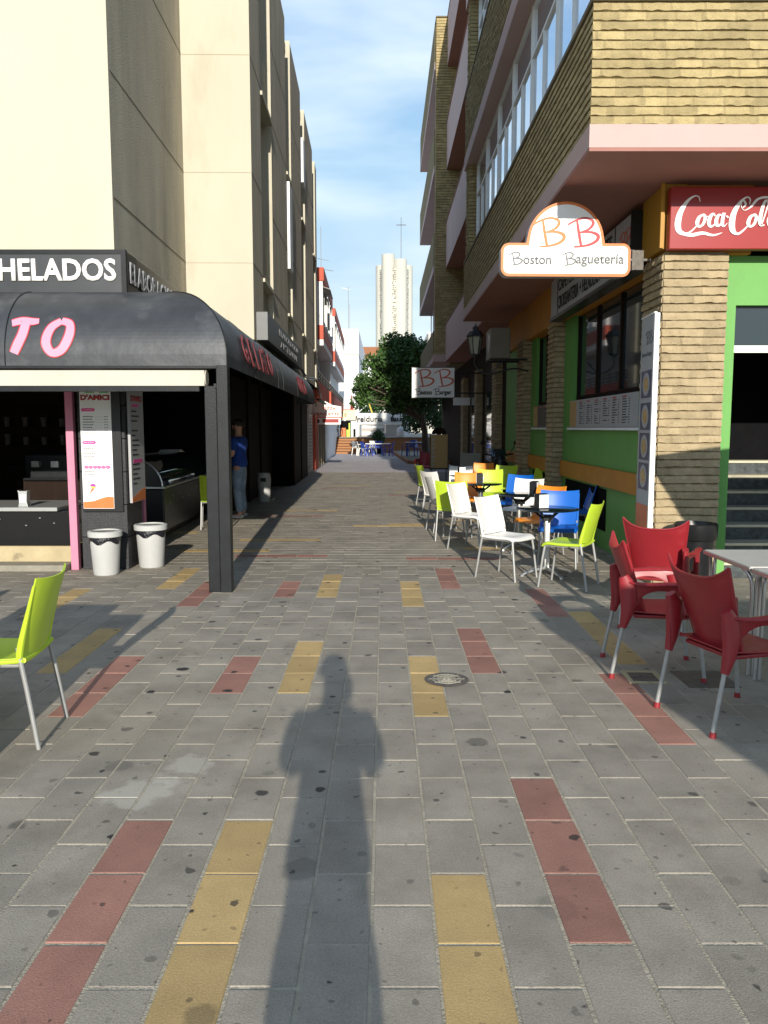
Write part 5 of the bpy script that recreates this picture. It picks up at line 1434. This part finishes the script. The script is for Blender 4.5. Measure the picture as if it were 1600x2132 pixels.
# ------------------------------------------------------------------ red armchair (faces +Y)
def rback(u, v):
    x = (u - .5) * 2
    hw = .185 + .062 * v ** 1.1
    z = .43 + .385 * v + .075 * v ** 2 * abs(x) ** 3.2
    y = -.165 - .135 * v ** 1.2 + (.062 - .02 * v) * x * x
    return (x * hw, y, z)
def rseat(u, v):
    x = (u - .5) * 2
    z = .435 - .02 * math.sin(math.pi * v) * (1 - x * x * .5) - (.03 * ((v - .85) / .15) ** 2 if v > .85 else 0)
    return (x * (.20 + .03 * v), -.20 + .43 * v, z)
def make_red(label):
    t = thing('red_armchair', label, 'chair', (0, 0, 0), 0, 'red plastic armchairs with grey legs')
    obj('backrest', MB().sheet(rback, 20, 16, .012), 'red_pl', t, smooth=True)
    ed = MB(); ed.tube([rback(0, 1 - k / 10) for k in range(11)], .009, 6); ed.tube([rback(1, 1 - k / 10) for k in range(11)], .009, 6)
    ed.tube([rback(k / 20, 1) for k in range(21)], .0085, 6)
    obj('backrest_edge', ed, 'red_pl', t, smooth=True)
    obj('seat', MB().sheet(rseat, 14, 12, .014), 'red_pl', t, smooth=True)
    def skirt(u, v):
        p = rseat(u, 1); return (p[0], p[1] + .006 * v, p[2] - .065 * v - .015 * math.sin(math.pi * u) * -v)
    obj('seat_front', MB().sheet(skirt, 12, 3, .010), 'red_pl', t, smooth=True)
    for s in (-1, 1):
        def armf(u, v):
            q = catmull([(.222, -.255, .635), (.262, -.13, .625), (.278, .02, .635), (.272, .15, .63), (.255, .215, .585)], 5)
            i = min(int(u * (len(q) - 1)), len(q) - 2); f_ = u * (len(q) - 1) - i
            p = [q[i][k] * (1 - f_) + q[i + 1][k] * f_ for k in range(3)]
            w = (v - .5) * (.030 + .028 * math.sin(math.pi * min(1, u * 1.1)))
            return (s * (p[0] + w), p[1], p[2] - 14 * w * w)
        obj('arm', MB().sheet(armf, 18, 6, .013), 'red_pl', t, smooth=True)
        def panel(u, v):   # side web under the arm, arched cut-out in the middle, flowing into both leg sockets
            q = -.25 + .475 * u
            top = .628 - .004 * math.sin(math.pi * u) - (.04 if u > .93 else 0)
            depth = .045 + .24 * abs(2 * u - 1) ** 2.4
            bot = top - depth
            z = top + (bot - top) * v
            xo = .262 - .035 * (1 - u) ** 2 - .015 * v * 1.0 + .012 * math.sin(math.pi * u)
            return (s * xo, q, z)
        obj('side_panel', MB().sheet(panel, 20, 8, .010), 'red_pl', t, smooth=True)
        sr = MB().tube([(s * .230, -.248, .665), (s * .233, -.218, .60), (s * .236, -.212, .50), (s * .236, -.222, .42), (s * .233, -.243, .335)], [.030, .052, .047, .036, .022], 14, ell=[(.8, 1.0), (.45, 1.1), (.55, 1.1), (.75, 1.05), (1, 1)])
        obj('leg_socket', sr, 'red_pl', t, smooth=True)
        sf = MB().tube([(s * .252, .17, .60), (s * .250, .185, .50), (s * .247, .205, .42), (s * .243, .222, .335)], [.055, .046, .033, .021], 14, ell=[(.45, 1.1), (.55, 1.1), (.75, 1.05), (1, 1)])
        obj('leg_socket', sf, 'red_pl', t, smooth=True)
        for (a, b) in (((s * .233, -.243, .345), (s * .238, -.305, .0)), ((s * .243, .222, .345), (s * .250, .262, 0))):
            lg = obj('leg', MB().tube([a, (b[0], b[1], .02)], .0125, 12), 'tube', t, smooth=True)
            obj('foot_cap', MB().tube([(b[0] - (b[0] - a[0]) * .08, b[1] - (b[1] - a[1]) * .08, .03), b], [.0165, .018], 12), 'red_pl', lg, smooth=True)
    obj('seat_underside', MB().box((-.19, -.17, .385), (.19, .17, .41)), 'red_pl', t, bev=.01)
    return t
ra = make_red('red armchair nearest the camera, its shaded back towards us, at the pale table')
def pr(o, x, y, f): o.location = (x, y, 0); o.rotation_euler = (0, 0, math.atan2(f[1], f[0]) - math.pi / 2)
pr(ra, 1.93, 4.28, (.96, .28))
rd_ = lambda x, y, f, lab: dup(ra, (x, y, 0), math.atan2(f[1], f[0]) - math.pi / 2, lab)
rd_(1.80, 5.15, (.985, -.15), 'red armchair on the left of the group, seen side on with all its back edge')
rd_(2.25, 6.38, (.50, .87), 'red armchair in front of the brick corner pillar, its back in sun')

def make_ptable(label):
    t = thing('terrace_table', label, 'table', (0, 0, 0), 0, 'pale square terrace tables')
    obj('tabletop', MB().box((-.36, -.36, .70), (.36, .36, .718)), 'tabletop', t, bev=.004)
    rm = MB()
    rm.box((-.368, -.368, .686), (.368, -.355, .712)).box((-.368, .355, .686), (.368, .368, .712)).box((-.368, -.355, .686), (-.355, .355, .712)).box((.355, -.355, .686), (.368, .355, .712))
    obj('metal_rim', rm, 'chrome', t, bev=.003)
    for sx in (-1, 1):
        for sy in (-1, 1):
            obj('leg', MB().tube(catmull([(sx * .355, sy * .25, .69), (sx * .34, sy * .30, .66), (sx * .325, sy * .325, .58), (sx * .325, sy * .33, .3), (sx * .33, sy * .335, 0)], 4), .0125, 10), 'chrome', t, smooth=True)
            obj('leg', MB().tube(catmull([(sx * .25, sy * .355, .69), (sx * .285, sy * .34, .66), (sx * .298, sy * .325, .58), (sx * .298, sy * .33, .3), (sx * .30, sy * .335, 0)], 4), .0125, 10), 'chrome', t, smooth=True)
    return t
pt = make_ptable('pale square table with curved metal legs, farther of the two beside the red chairs'); pt.location = (2.70, 5.36, 0)
dup(pt, (2.70, 4.60, 0), 0, 'pale square table with curved metal legs, nearer of the two at the right edge')
dup(pt, (-2.72, 4.35, 0), .1, 'pale square table beside the lime chair, just beyond the left edge')

# ------------------------------------------------------------------ unseen parasols added and shaped to throw the shade on the right
def occluder(label, pts, rim, apex, h_ap):
    cx = sum(p[0] for p in pts) / 4; cy = sum(p[1] for p in pts) / 4
    t = thing('occluder', label, 'occluder', (cx, cy, 0), 0, 'unseen square parasols added for shade')
    m = MB(); q = [(x - cx, y - cy, rim) for x, y in pts]
    top = (0, 0, h_ap)
    for i in range(4):
        a, b = q[i], q[(i + 1) % 4]
        m.add([a, b, top, (a[0], a[1], rim - .18), (b[0], b[1], rim - .18)], [(0, 1, 2), (0, 3, 4, 1)])
    obj('canopy', m, 'canopy_w', t)
    obj('pole', MB().tube([(0, 0, 0), (0, 0, h_ap - .02)], .025, 10), 'alu', t, smooth=True)
    rb = MB()
    for a in q: rb.tube([(a[0] * .98, a[1] * .98, rim - .02), (0, 0, h_ap - .05)], .008, 5)
    obj('rib', rb, 'alu', t)
    obj('base', MB().lathe([(.28, 0), (.28, .06), (.05, .09), (0, .09)], n=20), 'kerb', t)
    return t
occluder('square parasol added unseen behind the camera to shade the right', [(1.66, -.38), (2.23, -3.6), (5.45, -3.03), (4.88, .19)], 2.25, None, 2.8)
occluder('square parasol added unseen beyond the right edge to shade the corner pillar', [(2.88, 5.0), (3.56, 2.3), (6.3, 2.95), (5.7, 5.65)], 2.25, None, 2.8)

# ------------------------------------------------------------------ small things on the ground
mh = thing('manhole_cover', 'small round cast iron cover set in the paving', 'manhole cover', (.40, 4.92, 0))
obj('rim', MB().lathe([(.118, .0), (.14, .003), (.142, .004), (.12, .006), (.0, .0045)], n=28), 'iron', mh)
mg = MB()
for rr in (.03, .06, .09):
    mg.tube([(rr * math.cos(a), rr * math.sin(a), .005) for a in [i * math.pi / 14 for i in range(29)]], .006, 5, cap=False)
for i in range(8): mg.tube([(0, 0, .005), (.115 * math.cos(i * math.pi / 4), .115 * math.sin(i * math.pi / 4), .005)], .004, 4)
obj('raised_pattern', mg, 'kerb', mh)
dg_ = thing('drain_grate', 'small square drain grate in a pale frame beneath the red chair', 'drain grate', (1.67, 4.97, 0), -.05)
obj('frame', MB().box((-.115, -.13, 0), (.115, -.095, .006)).box((-.115, .095, 0), (.115, .13, .006)).box((-.115, -.095, 0), (-.085, .095, .006)).box((.085, -.095, 0), (.115, .095, .006)), 'plinth', dg_)
obj('grid', MB().box((-.085, -.095, .0), (.085, .095, .002)).box((-.08, -.004, .002), (.08, .004, .005)).box((-.004, -.09, .002), (.004, .09, .005)), 'iron', dg_)
mt = thing('manhole_cover', 'dark square iron cover in the shade under the red chair nearest the camera', 'manhole cover', (2.05, 4.93, 0))
obj('plate', MB().box((-.16, -.17, 0), (.16, .17, .005)), 'iron', mt)
wbx = thing('waste_container', 'black plastic container with wide rim in front of the corner pillar', 'bin', (3.02, 7.62, 0))
wbx.scale = (.85, .85, .98)
obj('body', MB().lathe([(.15, 0), (.20, .55), (.19, .56), (0, .56)], n=18), 'black', wbx, smooth=True)
obj('rim', MB().lathe([(.225, .54), (.235, .56), (.24, .69), (.225, .70), (.2, .58)], n=18), 'black', wbx, smooth=True)

# A-frame picture menu, red stool, grey panel, scooter
af = thing('pavement_sign', 'black framed sandwich board with food pictures and rounded top', 'sign', (1.62, 23.5, 0))
obj('board', MB().box((-.24, 0, .42), (.26, .05, 1.40)), 'gold_photo', af)
obj('frame', MB().box((-.27, -.02, .35), (-.24, .06, 1.43)).box((.26, -.02, .35), (.29, .06, 1.43)).box((-.24, -.02, .38), (.26, .06, .42)).tube([(-.2, .03, 0), (-.2, .03, .4)], .015, 6).tube([(.22, .03, 0), (.22, .03, .4)], .015, 6), 'black', af)
obj('rounded_top', MB().prism([(.22 * math.cos(a) + .01, 1.42 + .20 * math.sin(a)) for a in [i * math.pi / 12 for i in range(13)]], lambda a, b: (a, 0, b), (0, .05, 0)), 'wood_dark', af)
pm = MB(); r = random.Random(4)
for i in range(7):
    pm.prism([(-.17 + .045 * math.cos(a), .5 + i * .125 + .04 * math.sin(a)) for a in [k * math.pi / 5 for k in range(10)]], lambda a, b: (a, -.004, b), (0, .003, 0))
obj('dish_pictures', pm, 'paper_dull', af)
rs_ = dup(ra, (1.28, 24.8, 0), 2.8, 'red armchair alone in the deep shade up the street by the sandwich board')
gp = thing('utility_panel', 'plain grey board leaning in the shade by the green wall', 'panel', (2.25, 20.5, 0))
obj('panel', MB().box((-.28, 0, 0), (.25, .06, .95)), mat('grey_board', (.30, .29, .25), .8, .1, 3), gp, bev=.01)

sc_ = thing('scooter', 'dark scooter parked in the shade by the brick pillars behind the chairs', 'scooter', (2.35, 17.3, 0), R(15))
def wh(cy):
    m = MB(); m.tube([(0, cy + .20 * math.cos(a), .25 + .20 * math.sin(a)) for a in [i * math.pi / 10 for i in range(21)]], .05, 8, cap=False)
    m.tube([(-.04, cy, .25), (.04, cy, .25)], .12, 10); return m
obj('wheel', wh(-.62), 'matt_black', sc_, smooth=True); obj('wheel', wh(.62), 'matt_black', sc_, smooth=True)
obj('body', MB().tube([(0, .75, .55), (0, .35, .55), (0, .05, .36), (0, -.30, .34), (0, -.45, .55), (0, -.5, .85), (0, -.46, .98)], [.08, .16, .15, .12, .15, .16, .09], 12, ell=(1, 1)), 'black', sc_, smooth=True)
obj('front_shield', MB().sheet(lambda u, v: ((u - .5) * .42 * (1 - .3 * v), -.52 + .08 * (2 * u - 1) ** 2 + .10 * v, .35 + .65 * v), 8, 6, .02), 'black', sc_, smooth=True)
obj('windscreen', MB().sheet(lambda u, v: ((u - .5) * .34, -.46 + .06 * (2 * u - 1) ** 2 + .08 * v, 1.0 + .16 * v), 6, 3, .008), 'glass', sc_, smooth=True)
obj('seat', MB().sheet(lambda u, v: ((u - .5) * .26, -.05 + .8 * v, .78 + .05 * math.sin(v * 3.1) - .25 * (u - .5) ** 2), 8, 8, .07), 'matt_black', sc_, smooth=True)
obj('handlebar', MB().tube([(-.34, -.33, 1.05), (0, -.42, 1.0), (.34, -.33, 1.05)], .018, 8), 'black', sc_)
for s in (-1, 1):
    m_ = obj('mirror', MB().lathe([(0, -.01), (.055, 0), (0, .01)], (0, 0, 0), 10).xf(Matrix.Translation((s * .38, -.40, 1.28)) @ Matrix.Rotation(R(90), 4, 'X')), 'black', sc_)
    obj('mirror_stalk', MB().tube([(s * .25, -.36, 1.04), (s * .38, -.40, 1.27)], .008, 5), 'black', m_)
obj('headlight', MB().lathe([(0, -.03), (.07, 0), (.07, .04)], (0, 0, 0), 12, sx=1.5).xf(Matrix.Translation((0, -.56, .86)) @ Matrix.Rotation(R(90), 4, 'X')), 'tube', sc_)

# ------------------------------------------------------------------ far tables and chairs on the plaza
def make_mono(pl, label, grp):
    t = thing('garden_chair', label, 'chair', (0, 0, 0), 0, grp)
    obj('seat', MB().sheet(lambda u, v: ((u - .5) * .46, -.2 + .42 * v, .43 - .02 * math.sin(3.1 * v)), 6, 6, .02), pl, t, smooth=True)
    bk = MB()
    for k in range(5): bk.obox((-.19 + k * .085, -.21, .45), (.055, 0, 0), (0, -.02, 0), (0, -.10, .33))
    bk.obox((-.24, -.30, .76), (.48, 0, 0), (0, -.02, 0), (0, -.02, .07))
    obj('backrest', bk, pl, t)
    for s in (-1, 1):
        obj('leg', MB().tube([(s * .24, -.26, 0), (s * .215, -.20, .45)], [.022, .03], 6), pl, t)
        obj('leg', MB().tube([(s * .25, .24, 0), (s * .225, .2, .45)], [.022, .03], 6), pl, t)
        obj('arm', MB().tube([(s * .22, -.26, .66), (s * .26, 0, .65), (s * .25, .19, .60), (s * .235, .2, .44)], .022, 6), pl, t)
    return t
GB = 'blue garden chairs on the plaza'
n1 = make_mono('navy_pl', 'blue garden chair at the left front of the distant plaza table', GB); n1.location = (-.98, 45.0, 0); n1.rotation_euler = (0, 0, -1.1)
dup(n1, (.25, 45.2, 0), 1.4, 'blue garden chair at the right end of the distant plaza table')
dup(n1, (-.35, 46.6, 0), 3.0, 'blue garden chair behind the distant plaza table')
dup(n1, (1.25, 41.0, .15), 2.2, 'blue garden chair in shade under the street tree, street side')
dup(n1, (1.9, 41.6, .15), -2.0, 'blue garden chair in shade under the street tree, wall side')
w1 = make_mono('white_pl', 'white garden chair nearest the brick steps', 'white garden chairs on the plaza'); w1.location = (-1.55, 46.8, 0); w1.rotation_euler = (0, 0, -.9)
dup(w1, (-1.25, 45.9, 0), -1.4, 'white garden chair between the brick steps and the blue chair')
dup(w1, (-.75, 47.4, 0), 2.8, 'white garden chair behind the left end of the plaza table')
def make_gt(label, loc, w):
    t = thing('garden_table', label, 'table', loc)
    obj('tabletop', MB().box((-w, -.4, .69), (w, .4, .72)), 'white_pl', t)
    for s in (-1, 1):
        for q in (-1, 1): obj('leg', MB().box((s * (w - .08) - .03, q * .32 - .03, 0), (s * (w - .08) + .03, q * .32 + .03, .69)), 'navy_pl', t)
    return t
make_gt('white topped table among the blue chairs on the distant plaza', (-.35, 45.5, 0), .72)
make_gt('white topped table in shade under the street tree', (1.6, 41.3, .15), .5)
gt = thing('gas_bottle', 'white gas bottle standing on the terrace right of the kiosk shutters', 'gas bottle', (1.1, 52, 1.0))
obj('bottle', MB().lathe([(.22, 0), (.26, .05), (.26, .5), (.15, .62), (.06, .66), (.05, .75), (0, .76)], n=14), 'white', gt, smooth=True)

# ------------------------------------------------------------------ people
def skin(name, verts, edges, rad, m, parent=None, sub=1, root=0):
    me = bpy.data.meshes.new(name)
    me.from_pydata([tuple(v) for v in verts], edges, []); me.update()
    o = bpy.data.objects.new(name, me); COL.objects.link(o)
    md = o.modifiers.new('skin', 'SKIN'); md.use_smooth_shade = True; md.branch_smoothing = .4
    for i, sv in enumerate(me.skin_vertices[0].data):
        r_ = rad[i]; sv.radius = r_ if isinstance(r_, tuple) else (r_, r_); sv.use_root = (i == root)
    ss = o.modifiers.new('sub', 'SUBSURF'); ss.levels = sub; ss.render_levels = sub
    dg = bpy.context.evaluated_depsgraph_get()
    m2 = bpy.data.meshes.new_from_object(o.evaluated_get(dg))
    bpy.data.objects.remove(o)
    return m2
def merge_meshes(name, ms, m, parent):
    mb = MB()
    for me in ms:
        mb.add([v.co[:] for v in me.vertices], [tuple(p.vertices) for p in me.polygons])
    return obj(name, mb, m, parent, smooth=True)
def hand(w, d, side, up, sc=1.0):
    """palm + five separate bent fingers: w wrist point, d forearm direction, side = thumb direction, up = back of hand"""
    w, d, side, up = Vector(w), Vector(d).normalized(), Vector(side).normalized(), Vector(up).normalized()
    ms = [skin('palm', [w, w + d * .045, w + d * .085], [(0, 1), (1, 2)], [(.022, .018), (.036, .016), (.038, .014)], None)]
    for i, (off, ln_) in enumerate(((.028, .070), (.010, .080), (-.009, .074), (-.027, .058))):
        b = w + d * .07 + side * off
        p = [b, b + d * .03, b + d * (.03 + ln_ * .4) - up * .012, b + d * (.03 + ln_ * .62) - up * .034, b + d * (.03 + ln_ * .66) - up * .055]
        ms.append(skin('f', p, [(0, 1), (1, 2), (2, 3), (3, 4)], [.010, .009, .0088, .008, .007], None))
    b = w + d * .02 + side * .02
    ms.append(skin('t', [b, b + side * .03 + d * .015, b + side * .042 + d * .045 - up * .01, b + side * .036 + d * .07 - up * .02], [(0, 1), (1, 2), (2, 3)], [.012, .011, .010, .008], None))
    return ms
def person(label, loc, rz, pose, colours, extra=None):
    t = thing('person', label, 'person', loc, rz)
    J = dict(pel=(0, 0, .95), sp=(0, .0, 1.15), ch=(0, 0, 1.33), nk=(0, .0, 1.47), hb=(0, .01, 1.56), hd=(0, .02, 1.64), ht=(0, .01, 1.72),
             lh=(-.10, 0, .90), rh=(.10, 0, .90), lk=(-.11, .02, .50), rk=(.11, .02, .50), la=(-.11, -.02, .09), ra=(.11, -.02, .09), lt=(-.12, .13, .035), rt=(.12, .13, .035),
             ls=(-.19, 0, 1.40), rs=(.19, 0, 1.40), le=(-.24, -.02, 1.13), re=(.24, -.02, 1.13), lw=(-.24, .12, .92), rw=(.24, .12, .92))
    J.update(pose)
    names = list(J); ix = {k: i for i, k in enumerate(names)}
    E = [('pel', 'sp'), ('sp', 'ch'), ('ch', 'nk'), ('nk', 'hb'), ('hb', 'hd'), ('hd', 'ht'), ('pel', 'lh'), ('pel', 'rh'), ('lh', 'lk'), ('rh', 'rk'), ('lk', 'la'), ('rk', 'ra'), ('la', 'lt'), ('ra', 'rt'),
         ('ch', 'ls'), ('ch', 'rs'), ('ls', 'le'), ('rs', 're'), ('le', 'lw'), ('re', 'rw')]
    rad = dict(pel=(.13, .10), sp=(.125, .095), ch=(.14, .10), nk=.055, hb=.062, hd=(.078, .092), ht=(.055, .065), lh=.085, rh=.085, lk=.058, rk=.058, la=.040, ra=.040, lt=.032, rt=.032,
               ls=.058, rs=.058, le=.042, re=.042, lw=.027, rw=.027)
    bodym = skin('body', [J[k] for k in names], [(ix[a], ix[b]) for a, b in E], [rad[k] for k in names], None, sub=2)
    ms = [bodym]
    for s, e, w in ((-1, 'le', 'lw'), (1, 're', 'rw')):
        d = Vector(J[w]) - Vector(J[e])
        ms += hand(J[w], d if not extra else extra[1], (-s, .2, 0) if not extra else (-s, 0, 0), (0, 0, 1) if not extra else (0, -1, 0))
    # face: nose, ears, eyes
    hd = Vector(J['hd'])
    fc_ = MB()
    fc_.tube([hd + Vector((0, .078, .02)), hd + Vector((0, .106, -.018)), hd + Vector((0, .085, -.03))], [.008, .013, .010], 8)
    for s in (-1, 1): fc_.tube([hd + Vector((s * .078, .0, .02)), hd + Vector((s * .088, -.008, 0)), hd + Vector((s * .08, .004, -.03))], [.012, .016, .010], 8)
    body = merge_meshes('body', ms, 'skin', t)
    o_f = obj('face', fc_, 'skin', t, smooth=True)
    ey = MB()
    for s in (-1, 1): ey.lathe([(0, -.010), (.011, 0), (0, .010)], hd + Vector((s * .032, .080, .018)), 8)
    obj('eyes', ey, 'ink', o_f)
    obj('mouth', MB().tube([hd + Vector((-.022, .084, -.05)), hd + Vector((0, .092, -.052)), hd + Vector((.022, .084, -.05))], .005, 6), 'ink_brick', o_f)
    def sub_skin(nm, keys, edges, grow, m, cut=None):
        pts = [J[k] if isinstance(k, str) else k[0] for k in keys]
        rr = []
        for k in keys:
            q = rad[k] if isinstance(k, str) else k[1]
            rr.append((q[0] + grow, q[1] + grow) if isinstance(q, tuple) else q + grow)
        me = skin(nm, pts, edges, rr, None, sub=2)
        return merge_meshes(nm, [me], m, t)
    V_ = lambda a, b, f: tuple(Vector(J[a]).lerp(Vector(J[b]), f))
    sub_skin('trousers', ['pel', 'lh', 'rh', 'lk', 'rk', (V_('lk', 'la', .96), .046), (V_('rk', 'ra', .96), .046), ((0, 0, 1.02), (.13, .10))], [(0, 1), (0, 2), (1, 3), (2, 4), (3, 5), (4, 6), (0, 7)], .028, colours[1])
    sub_skin('shirt', ['ch', 'sp', ((0, 0, 1.02), (.150, .125)), ((0, 0, .88), (.165, .14)), 'ls', 'rs', (V_('ls', 'le', colours[3]), .05), (V_('rs', 're', colours[3]), .05), ((0, 0, 1.45), .062)], [(0, 1), (1, 2), (2, 3), (0, 4), (0, 5), (4, 6), (5, 7), (0, 8)], .024, colours[0])
    for a, b in (('la', 'lt'), ('ra', 'rt')):
        A_, B_ = Vector(J[a]), Vector(J[b])
        d = (B_ - A_); d.z = 0; d.normalize()
        merge_meshes('shoe', [skin('shoe', [A_ - d * .03 + Vector((0, 0, .0)), Vector((A_.x, A_.y, .045)) - d * .03, Vector((A_.x, A_.y, .045)) + d * .10, Vector((A_.x, A_.y, .036)) + d * .19], [(0, 1), (1, 2), (2, 3)], [.048, (.045, .045), (.046, .042), (.036, .03)], None, sub=2)], colours[2], t)
    hr = MB()
    def cap(u, v):
        a = 2 * math.pi * u; e = R(-18 + 108 * v)
        fr = max(0, math.sin(a)) ** 2 * (1 - v) * .55
        e = max(e, R(-18) + fr * 1.6)
        return (hd.x + .092 * math.cos(e) * math.cos(a), hd.y - .006 + .108 * math.cos(e) * math.sin(a), hd.z + .018 + .10 * math.sin(e))
    hr.sheet(cap, 24, 8, .012)
    obj('hair', hr, 'hair', t, smooth=True)
    return t
person('person in blue shirt and pale jeans standing in shade under the awning', (-2.55, 14.0, 0), R(75),
       dict(lw=(-.13, .30, 1.12), rw=(.10, .30, 1.12), le=(-.25, .02, 1.12), re=(.25, .04, 1.12), lk=(-.10, .0, .50), rk=(.13, .05, .50), la=(-.10, -.05, .09), ra=(.15, .0, .09), lt=(-.11, .10, .035), rt=(.17, .15, .035)),
       ('shirt', 'jeans', 'shoe', .75))
pg = person('person taking the photograph behind the camera, arms raised to hold a phone', (-.04, -.30, 0), 0,
       dict(ls=(-.19, 0, 1.41), rs=(.19, 0, 1.41), le=(-.195, .08, 1.17), re=(.195, .08, 1.17), lw=(-.035, .19, 1.43), rw=(.075, .19, 1.43), lh=(-.09, 0, .9), rh=(.09, 0, .9), lk=(-.058, .01, .5), rk=(.058, .01, .5), la=(-.045, -.02, .09), ra=(.045, -.02, .09), lt=(-.05, .12, .035), rt=(.05, .12, .035),
            hd=(0, .01, 1.68), hb=(0, .0, 1.58), ht=(0, 0, 1.76)),
       ('jacket', 'jacket', 'shoe', .95), extra=(0, (0, .0, 1)))
ph = thing('phone', 'black phone held upright by the person taking the photograph', 'phone', (0, -.075, 1.54))
obj('body', MB().box((-.038, -.006, -.02), (.038, .004, .12)), 'black', ph, bev=.003)

lb_ = thing('shadow_board', 'dark stepped board added unseen beyond the left edge to shade the paving', 'shadow board', (-2.3, 3.4, 0))  # unseen board, added and stepped to cast the left shadow
obj('board', MB().box((-.75, 0, .02), (.42, .04, 1.02)).box((-.75, .0, 1.02), (.1, .04, 1.14)), 'black', lb_, bev=.006)
obj('foot', MB().box((-.6, -.15, 0), (-.5, .2, .05)).box((.2, -.15, 0), (.3, .2, .05)), 'black', lb_)
